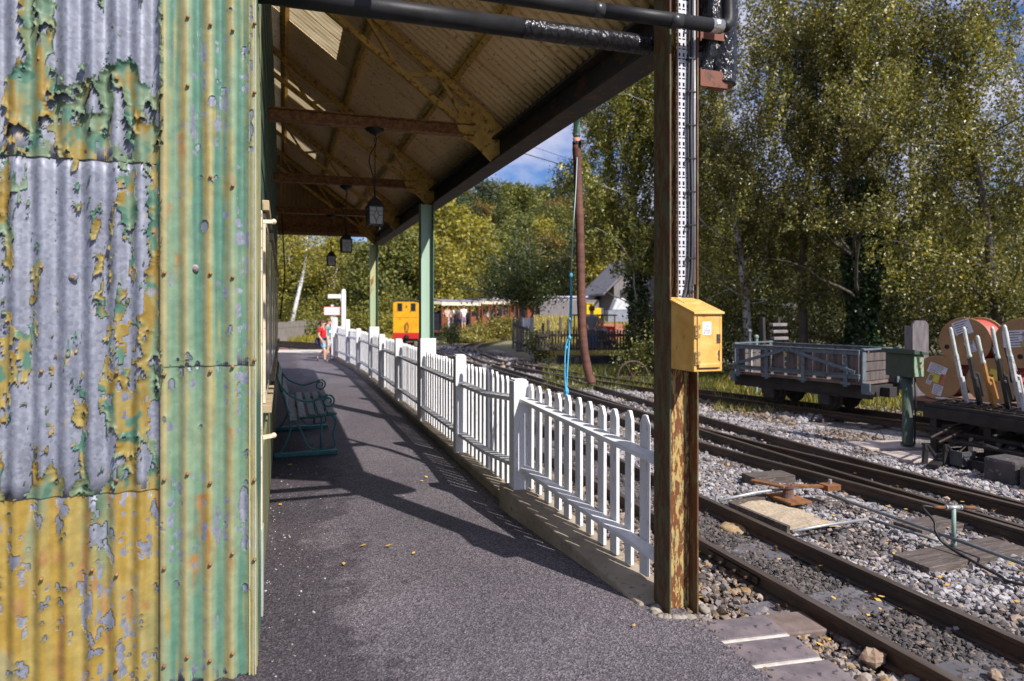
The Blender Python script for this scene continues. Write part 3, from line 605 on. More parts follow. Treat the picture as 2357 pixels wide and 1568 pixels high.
t4 = track('siding under the slatted wagon and the cable drums', [(5.9,19.5),(6.2,17),(6.55,14.5),(6.98,12.2),(7.42,10.8),(7.86,9.3),(8.13,8.35),(8.62,6.6),(9.2,4.5),(9.9,2)], step=.7, sl=1.1)
sheet('rusty_ballast', [(-12,29),(-1,28.2),(2.6,25.6),(3.6,26),(2.4,31),(.5,35.5),(-12,42)], -.185, mat('rust_brown_ballast', (.22,.10,.06), (.34,.18,.11), scale=5, bump=.9, bscale=30, bdist=.03))
track('rust brown rails curving away left beyond the platform end', [(2.95,25),(2.2,28.5),(.7,32),(-2,35.6),(-8,40)], z=-.03, step=.7)
fp = MB()
for dx in (-.016,.016): fp.box((2.665+dx-.007,3.35,-.125),(2.665+dx+.007,3.85,-.085))
j_ = obj('fishplate', fp, rail_m, t1, world=True)
for yy in (3.42,3.53,3.67,3.78): obj('fish_bolt', MB().lathe([(.016,0),(.016,.016),(.009,.018),(.009,.045)], (2.648,yy,-.105), 6, Matrix.Rotation(R(-90),4,'Y')), rail_m, j_, world=True)
# timbers that stick out on the near side at the points, and planks by the standpipe
for (x, y, rz, L_, w, z, lb) in ((4.40,5.42,R(-4),.44,.22,-.085,'cut sleeper end sticking out beside the points'),(4.28,3.36,R(3),.95,.26,-.115,'weathered plank under the standpipe and the hose'),(4.62,2.62,R(4),1.0,.25,-.115,'weathered plank at the photo edge, past the standpipe'),(4.75,3.9,R(3),.7,.24,-.118,'half buried plank between standpipe and rails')):
    s = obj('timber_plank', MB().box((-L_/2,-w/2,-.09),(L_/2,w/2,0)), sleeper_m, bevel=.006); s.location = (x,y,z); s.rotation_euler = (0,0,rz)
    tag(s, lb, 'plank', 'loose timbers by the tracks')

# ---------------------------------------------------------------- ballast stones: real stones, tens of thousands
def stones(name, n, area, size, zfun, cols, seed, keep=None):
    r = np.random.default_rng(seed)
    phi = (1+5**.5)/2; B = np.array([(-1,phi,0),(1,phi,0),(-1,-phi,0),(1,-phi,0),(0,-1,phi),(0,1,phi),(0,-1,-phi),(0,1,-phi),(phi,0,-1),(phi,0,1),(-phi,0,-1),(-phi,0,1)])/1.9
    T = np.array([(0,11,5),(0,5,1),(0,1,7),(0,7,10),(0,10,11),(1,5,9),(5,11,4),(11,10,2),(10,7,6),(7,1,8),(3,9,4),(3,4,2),(3,2,6),(3,6,8),(3,8,9),(4,9,5),(2,4,11),(6,2,10),(8,6,7),(9,8,1)])
    x0,x1,y0,y1 = area; x = r.uniform(x0,x1,n); y = y0+(y1-y0)*r.random(n)
    k = keep(x, y) if keep else np.ones(n,bool); x, y = x[k], y[k]; n = len(x)
    sz = r.lognormal(np.log(size), .38, n)*.5; sz = np.minimum(sz, size*1.3)
    V = np.repeat(B[None], n, 0)*(1+r.uniform(-.42,.42,(n,12,1))); V *= r.uniform(.65,1.25,(n,1,3))*np.array((1,1,.72)); V *= sz[:,None,None]
    a = r.uniform(0,2*PI,n); tl = r.uniform(-.5,.5,n); c, s = np.cos(a), np.sin(a)
    V = np.stack((V[...,0], V[...,1]*np.cos(tl)[:,None]-V[...,2]*np.sin(tl)[:,None], V[...,1]*np.sin(tl)[:,None]+V[...,2]*np.cos(tl)[:,None]), -1)
    V = np.stack((V[...,0]*c[:,None]-V[...,1]*s[:,None], V[...,0]*s[:,None]+V[...,1]*c[:,None], V[...,2]), -1)
    z = zfun(x, y)+r.uniform(-.3,.5,n)*sz
    V += np.stack((x,y,z),-1)[:,None]
    F = (np.arange(n)[:,None,None]*12+T[None]).reshape(-1,3)
    ci = cols(x, y, r); fc = np.repeat(ci[:,None], 20, 1).reshape(-1,3)
    return tag(npmesh(name, V.reshape(-1,3), F, MT['stone'], fcol=fc), kind='stuff')
vcol('stone', rough=.9, bump=.4, bscale=120, var=.25, vscale=60)
GP = .68*np.array([(.46,.43,.45),(.36,.34,.36),(.60,.57,.58),(.27,.25,.27),(.42,.34,.28),(.50,.39,.30),(.20,.18,.19)])
DP = np.array([(.075,.068,.068),(.11,.095,.09),(.05,.046,.048),(.17,.13,.11),(.24,.18,.14)])
BP = .72*np.array([(.20,.15,.12),(.33,.25,.19),(.13,.11,.10),(.42,.36,.32),(.27,.24,.24),(.40,.26,.14)])
def cmix(x, y, r):
    n = len(x); g = GP[r.choice(7, n, p=[.25,.22,.15,.14,.09,.05,.10])]; d = DP[r.choice(5, n, p=[.3,.3,.2,.13,.07])]; bb = BP[r.choice(6, n)]
    q = fbm(x*1.3, y*1.3, 3, 4)
    out = np.where((x < 2.66)[:,None], bb, g)
    out = np.where(((x > 2.66)&(x < 3.27))[:,None], d, out)
    dirty = (q > .60)|((x > 4.75)&(x < 5.75)&(q > .36))
    out = np.where((dirty&(x > 3.3))[:,None], d*1.6, out)
    out = np.where((x > 6.7)[:,None]&(q > .42)[:,None], bb*.9, out)
    return out*r.uniform(.8,1.2,(n,1))
zf = lambda x, y: -.178+.03*fbm(x*2.2, y*2.2, 2, 6)-.035*((x > 2.66)&(x < 3.27))
tag(stones('ballast', 62000, (1.97,7.2,1.3,8.2), .029, zf, cmix, 1, lambda x, y: ~((x < 2.35)&(y < 2.84)) & (x*.3173+y*.9483 > 1.9)), kind='stuff')
stones('gravel', 34000, (1.95,9.6,8.2,17), .043, zf, cmix, 2, lambda x, y: (x < 7.9-.25*(y-9)) | (y < 9))
stones('pebbles', 7000, (1.9,9,17,30), .09, zf, cmix, 4, lambda x, y: x < 7.4)
stones('dark_pebbles', 16000, (2.68,3.25,1.6,7), .020, lambda x, y: -.183+.035*fbm(x*3, y*3, 3, 4), lambda x, y, r: DP[r.choice(5, len(x), p=[.35,.3,.2,.1,.05])], 3)
stones('wall_grit', 420, (-.10,.42,2.6,8.5), .009, lambda x, y: 0*x, lambda x, y, r: np.array([(.34,.31,.28),(.25,.2,.15),(.45,.42,.40)])[r.choice(3, len(x))], 8, lambda x, y: np.random.default_rng(1).random(len(x)) > (x+.1)*1.8)
stones('edge_grit', 420, (1.70,1.93,1.4,3.1), .011, lambda x, y: -.004+0*x, lambda x, y, r: BP[r.choice(6, len(x))]*.8, 9, lambda x, y: x > 1.62+.16*y/2.9+.06*np.random.default_rng(2).random(len(x)))
stones('kerb_grit', 300, (1.50,1.66,4.8,9), .010, lambda x, y: 0*x, lambda x, y, r: BP[r.choice(6, len(x))]*.8, 10)
# a few individual rocks
rk = mat('brown_rock', (.20,.13,.09), (.36,.27,.20), scale=14, rough=.9, bump=.8, bscale=40)
for (px, py, r_, lb) in ((2010,1527,.055,'largest brown rock, beside the nearest rail at the photo bottom'),(1830,1393,.032,'dark angular rock just past the foot of the column slabs'),(2290,1562,.03,'small pale rock close to the corner below the rail')):
    p = on(px, py, -.15); s = obj('rock', MB().ball((0,0,r_*.5), r_, 9, 6, (1.1,.9,.75), .35), rk); s.location = p; tag(s, lb, 'rock')
# fallen leaves on tarmac and stones
lf = MB(); 
for i in range(420):
    x = random.uniform(-.1,6.8); y = random.uniform(1.6,12); z = .004 if x < 1.6 else -.135
    if x < 1.6 and random.random() < .75: continue
    if 1.6 < x < 1.95: continue
    a = random.random()*6.3; s = random.uniform(.012,.028); u = Vector((math.cos(a),math.sin(a),random.uniform(-.3,.3)))*s; w = Vector((-math.sin(a),math.cos(a),random.uniform(-.3,.3)))*s*.6; p = Vector((x,y,z+.012))
    lf.add([p-u, p-w*.9, p+u*.9, p+w], [(0,1,2,3)])
tag(obj('fallen_leaves', lf, mat('dry_leaf', (.50,.26,.04), (.60,.42,.10), scale=3, bump=0)), kind='stuff')
# ---------------------------------------------------------------- point rods, crank, sand box, standpipe
galv_rod = mat('galvanised_rod', (.30,.32,.33), (.42,.43,.44), scale=12, rough=.45, metal=.5)
grey_rod = mat('dull_grey_rod', (.13,.14,.15), (.20,.21,.22), scale=12, rough=.5, metal=.4)
rust = mat('bare_rust', (.13,.055,.022), (.26,.11,.038), scale=14, rough=.85, bump=.6)
def rod(lb, pts, r, m, cat='rod'): 
    o = obj('point_rod', MB().tube(pts, r, 8), m, smooth=True, org=tuple(pts[0])); return tag(o, lb, cat, 'point rods between the rails')
rod('long dull grey point rod running from the rusty crank past the standpipe', [on(1906,1138,-.06), on(1956,1156,-.06), on(2194,1239.6,-.06), on(2357,1299,-.06), on(2357,1299,-.06)+Vector((.4,-1.6,0))], .013, grey_rod)
rod('pale galvanised rod joining the rusty crank to the nearest track', [on(1655,1152,-.08), on(1740,1134,-.05), on(1822,1123,-.05), on(1880,1118,-.05)], .014, galv_rod)
rod('short pale rod branching from the thinner rod to the nearest rail', [on(1823,1223,-.08), on(1905,1208,-.07), on(1997,1195,-.07)], .012, galv_rod)
rod('thinner dark rod lying below the long rod, ending at the standpipe plank', [on(2000,1194,-.07), on(2080,1219,-.075), on(2160,1245,-.08)], .011, grey_rod)
c0 = on(1814,1150,-.12); ck = thing('point_crank', 'rusty bell crank on a pedestal between the tracks', 'crank', c0)
obj('base_plate', MB().box((-.11,-.16,0),(.11,.16,.02)), MT['bare_rust'], ck, bevel=.004)
obj('pedestal', MB().lathe([(.055,.02),(.045,.05),(.04,.09),(.05,.10),(.05,.12)], n=14), mat('dark_rust', (.10,.055,.045), (.16,.09,.07), scale=12, rough=.85), ck, smooth=False)
obj('crank_arm', MB().bar((-.05,-.02,.115), (-.20,.22,.125), .055, .022), rust, ck, bevel=.004)
obj('crank_arm', MB().bar((.03,.0,.115), (.30,-.12,.115), .05, .022).box((.26,-.17,.085),(.40,-.06,.135)), rust, ck, bevel=.004)
obj('joint_bolt', MB().lathe([(.014,.13),(.014,.17)], (.34,-.11,0), 8), galv_rod, ck)
sb = thing('sand_tray', 'wooden framed bed of pale yellow grit under the rusty crank', 'tray', (3.72,4.45,-.19))
f_ = MB().bar((-.24,.30,.05),(-.22,-.36,.05),.03,.10).bar((-.24,.30,.05),(.2,.42,.05),.03,.10)
obj('frame', f_, sleeper_m, sb)
xs = np.linspace(-.22,.34,40); ys = np.linspace(-.36,.34,40); A, B = np.meshgrid(xs, ys, indexing='ij')
npmesh('grit', np.c_[A.ravel(), B.ravel(), (.055+.03*fbm(A*9,B*9,4,2)-.1*np.clip((A-.12)*2,0,1)).ravel()], gridf(40,40), mat('yellow_grit', (.34,.265,.18), (.54,.44,.32), scale=45, rough=.95, bump=.9, bscale=140, bdist=.01), sb, smooth=True)
for px, py, r_ in ((1692,1217,.11),(1795,1250,.05)):
    p = on(px, py, -.16); o = obj('sand_heap', MB().ball((0,0,0), r_, 14, 8, (1,1.2,.30), .3), mat('ballast_sand', (.30,.20,.10), (.42,.30,.18), scale=30, rough=.95, bump=.8, bscale=120), smooth=True); o.location = p; tag(o, 'heap of ochre sand between the nearest rails' if r_ > .08 else 'small trace of sand further along between the nearest rails', 'sand heap')
sp = thing('standpipe', 'small green water standpipe with rusty tee and black hose beside the rails', 'standpipe', on(2195,1258,-.115))
gp_ = mat('pipe_green_grey', (.16,.25,.22), (.24,.33,.30), scale=20, rough=.5)
obj('riser', MB().tube([(0,0,0),(0,0,.265)], .014, 10).lathe([(.018,0),(.018,.03),(.015,.032)], n=10), gp_, sp, smooth=True)
e1, e2 = on(2163,1155,.15), on(2231,1176,.15); o_ = Vector(sp.location); I = lambda q: q-o_
hd = Vector((0,0,.265)); d_ = Vector((.10,-.035,0))
obj('tee', MB().tube([hd-d_*.45, hd+d_*.45], .015, 10).tube([hd-d_*.5, hd-d_*.42], .019, 8).tube([hd+d_*.4, hd+d_*.5], .019, 8), galv_rod, sp, smooth=True)
obj('rusty_nipple', MB().tube([hd-d_*1.3, hd-d_*.5], .011, 8).tube([hd+d_*.5, hd+d_*1.35], .012, 8), rust, sp, smooth=True)
h0 = hd-d_*1.3; hp = smooth([h0, h0+Vector((-.06,.03,.0)), I(on(2150,1200,.06)), I(on(2154,1225,-.0)), I(on(2175,1253,-.07)), I(on(2235,1290,-.115)), I(on(2300,1325,-.125)), I(on(2357,1347,-.125)), I(on(2357,1347,-.125))+Vector((.4,-.6,0))], 6)
obj('hose', MB().tube(hp, .009, 8), black_iron, sp, smooth=True)
# ================================================================ WAGONS, DRUMS, LEVER FRAME, POST BOX ON THE RIGHT
blue_steel = rusty('blue_grey_wagon_steel', (.085,.12,.15), (.08,.055,.045), .40, 18, (.13,.165,.19), stretch=(1,1,1))
plank_m = mat('grey_wagon_plank', (.06,.05,.05), (.15,.125,.12), scale=4, stretch=(5,5,.5), rough=.9, bump=.5, bscale=30)
pale_plank = mat('pale_wagon_plank', (.36,.31,.28), (.5,.44,.4), scale=4, stretch=(5,5,.6), rough=.9)
soot = mat('sooty_frame', (.022,.02,.021), (.045,.038,.036), scale=6, rough=.75)
AX = math.atan2(-.963, .27); dS = Vector((.27,-.963,0)); nS = Vector((.963,.27,0))
def sid(s, off=0, z=0): return Vector((7.358,9.14,z))+dS*s+nS*off
wg = thing('slatted_wagon', 'grey slatted wooden wagon with blue grey steel bracing on black wheels', 'wagon', sid(.49,.525,0), AX)
hl, w = 1.07, .525
fm = MB().box((-hl-.1,-w+.12,.20),(hl+.08,-w+.2,.40)).box((-hl-.1,w-.2,.20),(hl+.08,w-.12,.40)).box((-hl-.06,-w+.2,.22),(-hl+.06,w-.2,.38)).box((hl-.06,-w+.2,.22),(hl+.06,w-.2,.38)).box((-hl-.24,-.1,.22),(-hl-.08,.1,.38)).box((hl+.07,-.1,.22),(hl+.2,.1,.36))
obj('underframe', fm, soot, wg, bevel=.006)
obj('floor', MB().box((-hl,-w+.02,.402),(hl,w-.02,.45)), mat('wagon_floor', (.11,.08,.075), (.2,.15,.14), scale=6), wg, bevel=.004)
wheel_m = mat('wagon_wheel', (.03,.024,.022), (.06,.045,.038), scale=10, rough=.7, metal=.3)
for wx in (-.47,.47):
    for sy in (-1,1):
        M = Matrix.Translation((wx,sy*.30,.135)) @ Matrix.Rotation(R(90)*sy,4,'X')
        wh = obj('wheel', MB().lathe([(.04,-.045),(.06,-.03),(.15,-.02),(.152,.02),(.185,.03),(.19,.045),(.16,.05),(.05,.045),(.03,.05)], n=28, M=M), wheel_m, wg, smooth=False)
    obj('axle', MB().tube([(wx,-.34,.135),(wx,.34,.135)], .025, 8), wheel_m, wg)
    for sy in (-1,1): obj('axle_box', MB().box((wx-.09,sy*.41-.05,.06),(wx+.09,sy*.41+.05,.215)).bar((wx-.22,sy*.41,.21),(wx+.22,sy*.41,.21),.05,.03), soot, wg, bevel=.008)
for sy in (-1,1):
    k = 9; xs_ = np.linspace(-hl+.02, hl-.19, k)
    for i, x in enumerate(xs_):
        if i == 1 and sy < 0: continue
        ww = .165+.02*random.random()
        obj('plank', MB().box((x,sy*w-.012,.455),(x+ww,sy*w+.012,.86+.02*random.random())), plank_m, wg, bevel=.004)
    if sy < 0: obj('plank', MB().box((-hl+.27,-w-.01,.455),(-hl+.33,-w+.012,.85)), pale_plank, wg)
    y_ = sy*w+sy*.022; a = .012
    fr = MB().box((-hl-.02,y_-a,.83),(hl,y_+a,.905)).box((-hl-.02,y_-a-.022,.895),(hl,y_+a+.022,.905)).box((-hl-.02,y_-a,.49),(hl,y_+a,.56)).box((-hl-.02,y_-a-.02,.55),(hl,y_+a+.02,.56))
    yo = y_+sy*.016
    for x in (-hl+.08,-.44,.2,hl-.20): fr.box((x-.03,yo-.006,.37),(x+.03,yo+.006,.86)).box((x-.07,yo-.02,.40),(x+.07,yo+.02,.435))
    yb = yo+sy*.014
    fr.bar((-hl,yb,.565),(-.12,yb,.85),.02,.05).bar((-.02,yb,.86),(hl-.05,yb,.585),.02,.05)
    obj('side_frame', fr, blue_steel, wg, bevel=.003)
for sx in (-1,1):
    for i in range(3): obj('end_board', MB().box((sx*hl-.012,-w+.03,.46+i*.14),(sx*hl+.012,w-.03,.585+i*.14)), plank_m, wg, bevel=.004)
    ef = MB()
    for sy in (-1,1): ef.box((sx*(hl+.02)-.012,sy*(w-.05)-.04,.28),(sx*(hl+.02)+.012,sy*(w-.05)+.04,.93)).box((sx*(hl+.02)-.012,sy*(w-.02)-.012,.28),(sx*(hl+.12)+.012,sy*(w-.02)+.012,.44))
    ef.box((sx*(hl+.03)-.01,-w,.90),(sx*(hl+.03)+.03,w,.925))
    obj('end_frame', ef, blue_steel, wg, bevel=.003)
# flat wagon with cable drums
fw = thing('flat_wagon', 'low flat wagon carrying wooden cable drums behind the lever frame', 'wagon', sid(4.0,.525,0), AX)
obj('deck', MB().box((-1.75,-.5,.27),(1.75,.5,.31)), mat('deck_red_brown', (.17,.085,.06), (.26,.15,.11), scale=5, rough=.85), fw, bevel=.004)
obj('underframe', MB().box((-1.75,-.46,.13),(1.75,-.36,.265)).box((-1.75,.36,.13),(1.75,.46,.265)).box((-1.75,-.36,.14),(-1.6,.36,.26)).box((-2.0,-.08,.15),(-1.75,.08,.26)), soot, fw)
for wx in (-1.1,-.3,.9):
    for sy in (-1,1):
        M = Matrix.Translation((wx,sy*.30,.10)) @ Matrix.Rotation(R(90)*sy,4,'X')
        obj('wheel', MB().lathe([(.04,-.045),(.13,-.02),(.15,.03),(.155,.045),(.13,.05),(.03,.05)], n=24, M=M), wheel_m, fw)
ply = mat('drum_plywood', (.25,.145,.065), (.34,.205,.10), scale=3, stretch=(1,1,1), rough=.7, bump=.2, c3=(.38,.18,.07), s3=16)
red_cab = mat('red_cable', (.42,.06,.045), (.52,.10,.075), scale=4, rough=.45, stretch=(1,20,1))
paper = mat('paper_label', (.52,.52,.60), (.62,.62,.68), scale=30, rough=.8, bump=0)
yel_pap = mat('yellow_label', (.55,.45,.06), (.6,.5,.1), scale=10, rough=.8, bump=0)
pink_pap = mat('red_label', (.45,.10,.08), (.5,.2,.15), scale=10, rough=.8, bump=0)
ink = mat('print_ink', (.03,.03,.04), rough=.8, bump=0)
def drum(s, z, r, lb, labels, off=.02, dark=None):
    d = thing('cable_drum', lb, 'cable drum', sid(s, off, z), AX, 'wooden cable drums of red cable')
    X90 = Matrix.Rotation(R(-90), 4, 'X')             # lathe axis (z) -> +y, away from the camera
    for y0 in (0,.44): obj('flange', MB().lathe([(.001,y0),(r-.004,y0),(r,y0+.004),(r,y0+.018),(r-.004,y0+.022),(.001,y0+.022)], n=48, M=X90), ply, d)
    rings = [(r*.55,.0225)]
    for i in range(8):
        a = .024+i*.0515; rings += [(r*.86,a+.004),(r*.90,a+.012),(r*.90,a+.04),(r*.86,a+.048)]
    obj('cable', MB().lathe(rings+[(r*.55,.4395)], n=40, M=X90), red_cab, d, smooth=True)
    for (u, v, a, w_, h_, mm) in labels:
        w_ *= 1.3; h_ *= 1.35
        M = Matrix.Translation((u,-.0022,v)) @ Matrix.Rotation(a,4,'Y')
        q = obj('label_sheet', MB().box((-w_/2,-.001,-h_/2),(w_/2,.001,h_/2),M), mm, d)
        if mm is paper:
            lb_ = MB()
            n_ = 6
            for i in range(n_):
                zz = h_*.38-i*h_*.76/(n_-1); lb_.box((-w_*.4,-.0016,zz-h_*.022),(w_*(.4-.3*random.random()),-.0012,zz+h_*.022),M)
            obj('print', lb_, ink, q)
    if dark: obj('hole', MB().lathe([(.0,-.003),(.03,-.003),(.03,-.001)], (dark[0],0,dark[1]), 14, X90), black_iron, d)
    return d
drum(2.57,.60,.285,'lower left cable drum behind the green post box, four labels stuck on', [(.0,.10,.35,.17,.10,paper),(-.02,-.01,.3,.12,.08,yel_pap),(.055,-.02,.3,.05,.10,pink_pap),(.0,-.16,.25,.09,.10,paper),(-.09,-.03,.4,.05,.10,paper)])
drum(2.885,1.085,.30,'upper left cable drum with red cable showing over its rim', [(-.02,.17,-.35,.16,.14,paper),(.0,.02,-.5,.12,.12,ply),(.07,-.07,-.3,.09,.10,paper)], dark=(-.2,-.08))
drum(3.19,.60,.285,'lower middle cable drum half hidden by the levers', [(.05,.08,.2,.12,.10,yel_pap),(-.03,.05,.3,.06,.07,pink_pap)])
drum(3.505,1.085,.30,'upper right cable drum with yellow edged sheets, cut by the photo edge', [(-.08,.05,-.1,.18,.15,paper),(.09,.06,-.1,.14,.07,paper),(.08,.0,-.1,.15,.05,yel_pap),(.1,.12,-.1,.15,.03,pink_pap)], dark=(-.02,-.16))
drum(3.81,.60,.285,'lower right cable drum at the photo edge behind the red lever', [])
rp = obj('white_pole', MB().tube([sid(2.55,.03,.335), sid(3.3,-.05,.335)], .012, 8), white, org=tuple(sid(2.55,.03,.335))); tag(rp, 'thin white pole lying on the flat wagon edge in front of the drums', 'pole')
ub = at(2119, 805, 9.9)
o = obj('grey_board', MB().prism([(-.115,0,-.75),(.115,0,-.75),(.115,0,.36),(.075,0,.42),(-.075,0,.42),(-.115,0,.36)], (0,.05,0)).box((-.115,.05,-.75),(-.09,.22,.34)), mat('grey_end_board', (.12,.105,.115), (.22,.20,.21), scale=5, stretch=(5,5,.7), rough=.9), bevel=.004)
o.location = ub; o.rotation_euler = (0,0,R(-20)); tag(o, 'upright grey board with clipped corners at the end of the drum wagon', 'board')
# green post box on a round post
pb = thing('post_box', 'green metal box with sloping lid on a round green post', 'box on post', (6.94,6.12,-.1))
gpaint = rusty('shade_green_box', (.032,.052,.036), (.075,.06,.03), .42, 14, (.042,.07,.048), stretch=(1,1,1))  # box sides: their shade is painted in as a darker green
lpaint = rusty('lit_green_door', (.20,.30,.19), (.32,.20,.07), .42, 18, (.24,.34,.22), stretch=(1,1,1))  # box front: sunlight painted in as a paler green
obj('post', MB().lathe([(.075,0),(.075,.02),(.058,.03),(.056,.84)], n=20), gpaint, pb, smooth=True)
obj('box', MB().box((-.075,-.14,.80),(.09,.24,1.07)), gpaint, pb, bevel=.005)
obj('lid', MB().prism([(-.10,-.18,1.072),(.12,-.18,1.06),(.12,-.18,1.085),(-.10,-.18,1.125)], (0,.46,0)), gpaint, pb, bevel=.003)
dr = obj('door', MB().box((-.068,-.150,.81),(.075,-.1405,1.055)), lpaint, pb, bevel=.003)
obj('lock', MB().lathe([(.012,0),(.012,.012)], (.03,-.15,.97), 10, Matrix.Rotation(R(90),4,'X')).lathe([(.01,0),(.01,.01)], (.01,-.15,.90), 8, Matrix.Rotation(R(90),4,'X')), MT['rusty_nail'], dr)
obj('conduit', MB().tube([(.06,-.045,.80),(.065,-.05,.5),(.062,-.045,.2),(.06,-.04,0)], .010, 8), black_iron, pb, smooth=True)
# lever frame
lf_ = thing('lever_frame', 'black signal lever frame with white topped hand levers', 'lever frame', (7.2,5.15,-.17))
bk = mat('frame_black', (.016,.015,.016), (.035,.03,.03), scale=10, rough=.55, metal=.2)
f_ = MB().box((-.30,-1.5,.56),(.30,.72,.60)).box((-.32,-1.5,.44),(-.27,.72,.56)).box((.27,-1.5,.44),(.32,.72,.56)).box((-.30,-1.5,.30),(.28,.68,.34))
for y in (-1.3,-.65,0,.62): f_.box((-.28,y-.04,0),(-.2,y+.04,.44)).box((.2,y-.04,0),(.28,y+.04,.44)).box((-.2,y-.02,.1),(.2,y+.02,.18)).bar((-.24,y,.05),(.24,y,.42),.04,.05)
obj('frame_base', f_, bk, lf_, bevel=.004)
ex = MB(); r9 = random.Random(4)
for i in range(34):
    y = r9.uniform(-1.3,.75); x = r9.uniform(-.42,.2); z = r9.uniform(.04,.42)
    if i % 3 == 0: ex.bar((x,y,z),(x+r9.uniform(-.3,.3),y+r9.uniform(-.1,.1),z+r9.uniform(-.12,.12)),.05,.025)
    elif i % 3 == 1: ex.tube([(x-.2,y,z),(x+.25,y+r9.uniform(-.1,.1),z+r9.uniform(-.05,.05))], .014, 6)
    else: ex.lathe([(.05,-.02),(.055,0),(.05,.02)], (x,y,z), 12, Matrix.Rotation(R(90),4,'X'))
ex.box((-.46,-1.4,.24),(-.34,.6,.27)).box((-.55,-.9,.0),(-.36,.35,.12))
obj('locking_gear', ex, bk, lf_, bevel=.003)
pl_ = MB()
for y in np.arange(-1.4,.7,.155): pl_.box((-.24,y-.055,.601),(.24,y+.055,.612)); pl_.tube([(-.22,y+.035,.60),(-.1,y+.035,.63),(.05,y+.035,.637),(.22,y+.035,.60)], .012, 6)
obj('quadrant_plate', pl_, dark_steel, lf_)
lw = mat('lever_handle_white', (.36,.39,.37), (.50,.53,.51), scale=12, rough=.4); lev_w = mat('lever_white', (.42,.44,.45), (.54,.55,.56), scale=14, rough=.5, c3=(.3,.25,.2), s3=30)
lev_b = mat('lever_black', (.02,.02,.022), (.04,.038,.038), rough=.45, scale=12); lev_o = mat('lever_brown', (.34,.16,.04), (.42,.22,.07), scale=10, rough=.55); lev_r = mat('lever_red', (.40,.06,.04), (.5,.10,.07), scale=10, rough=.5)
def lever(y, h, m, lean=-.12, part='lever', lb=None, k=1):
    b0 = Vector((.04,y,.60)); t0 = Vector((.04+lean*1.45,y+.05,.60+h)); q = lambda u, dx=0, dy=0: b0.lerp(t0, u)+Vector((dx,dy,0))
    body = MB().bar(q(0),q(.36),.062,.03).bar(q(.35,-.014),q(.62,-.014),.052,.026)
    if k: body.bar(q(.12,.075),q(.42,.06),.03,.018).bar(q(.40,.06),q(.44,-.02),.03,.02)
    o = obj(part, body, m, lf_, bevel=.003)
    if lb: o['label'] = lb
    obj('handle', MB().tube([q(.60,-.012),q(.64,-.012),q(.66,-.012),q(.97,-.012),q(1,-.012)], [.021,.025,.018,.020,.012], 12), lw, o, smooth=True)
    return o
lever(.47,.86,lev_w,lb='white painted lever with a crank in its shaft',k=0)
lever(.315,.87,lev_b,lb='black lever with white handle beside the brown lever'); lever(.16,.78,lev_o,lb='brown lever with white handle')
lever(.0,.88,lev_b,lb='black lever with white handle beside a white lever'); lever(-.13,.90,lev_w,lb='white lever with branching catch handle'); lever(-.31,.80,lev_r,lean=-.06,lb='red lever with white handle'); lever(-.47,.86,lev_b,k=1); lever(-.63,.86,lev_b)
ct_ = MB()
for y, a in ((.33,-.1),(.03,-.12),(-.10,-.02)):
    ct_.tube([(-.10,y+.05,.60+.66),(-.05,y+.03,.60+.46),(-.03,y+.03,.60+.30)], .010, 6)
obj('catch_handle', ct_, lev_b, lf_, smooth=True)
obj('catch_handle', MB().tube([(-.02,-.02,1.42),(-.03,-.06,1.22),(.0,-.10,1.02)], .011, 6), lw, lf_, smooth=True)
mec = thing('rocker_mechanism', 'black cranks and rocking shafts on the ground left of the lever frame', 'point mechanism', on(2150,1068,-.12))
mm_ = MB()
for x, y in ((-.06,.06),(.10,-.04)): mm_.bar((x,y,0),(x+.02,y,.20),.06,.03).bar((x+.02,y,.20),(x+.14,y-.02,.05),.05,.025).lathe([(.035,-.02),(.035,.02)], (x+.02,y,.16), 12, Matrix.Rotation(R(90),4,'X'))
mm_.bar((-.14,-.1,.01),(.22,.1,.01),.10,.03)
obj('crank', mm_, bk, mec, bevel=.003)
obj('pull_rod', MB().tube([(.02,.06,.26),(.45,.15,.34),(.75,.1,.38)], .014, 6).tube([(.06,0,.22),(.5,.08,.30)], .014, 6).tube([(.15,-.15,.14),(.62,-.02,.26)], .008, 6), dark_steel, mec)
obj('channel', MB().box((.14,-.20,0),(.155,-.06,.15)).box((.155,-.20,.10),(.34,-.185,.15)).box((.155,-.20,.0),(.34,-.14,.015)).box((.155,-.19,.015),(.34,-.175,.10)), mat('grey_channel', (.05,.05,.055), (.09,.09,.10), scale=10, rough=.5), mec, bevel=.003)
obj('guide_bars', MB().bar((.42,-.15,.06),(.75,-.35,.06),.04,.03).bar((.45,.0,.07),(.9,-.2,.07),.05,.04).box((.70,-.55,.03),(1.0,-.25,.09)), mat('brown_bars', (.12,.07,.055), (.18,.11,.09), scale=10), mec, bevel=.003)
for i, (y, z) in enumerate(((4.70,0),(4.36,-.02))):
    o = obj('concrete_block', MB().box((-.17,-.15,0),(.19,.15,.27)), mat('sooty_block', (.055,.05,.05), (.10,.085,.085), scale=5, rough=.9, bump=.6, c3=(.17,.15,.15), s3=20), bevel=.03); o.location = (6.62,y,-.2+z); o.rotation_euler = (0,0,R(4))
    tag(o, ['dark rounded block nearer the rocker cranks, in front of the lever frame','dark rounded block cut by the photo edge, in front of the lever frame'][i], 'block', 'dark blocks before the lever frame')
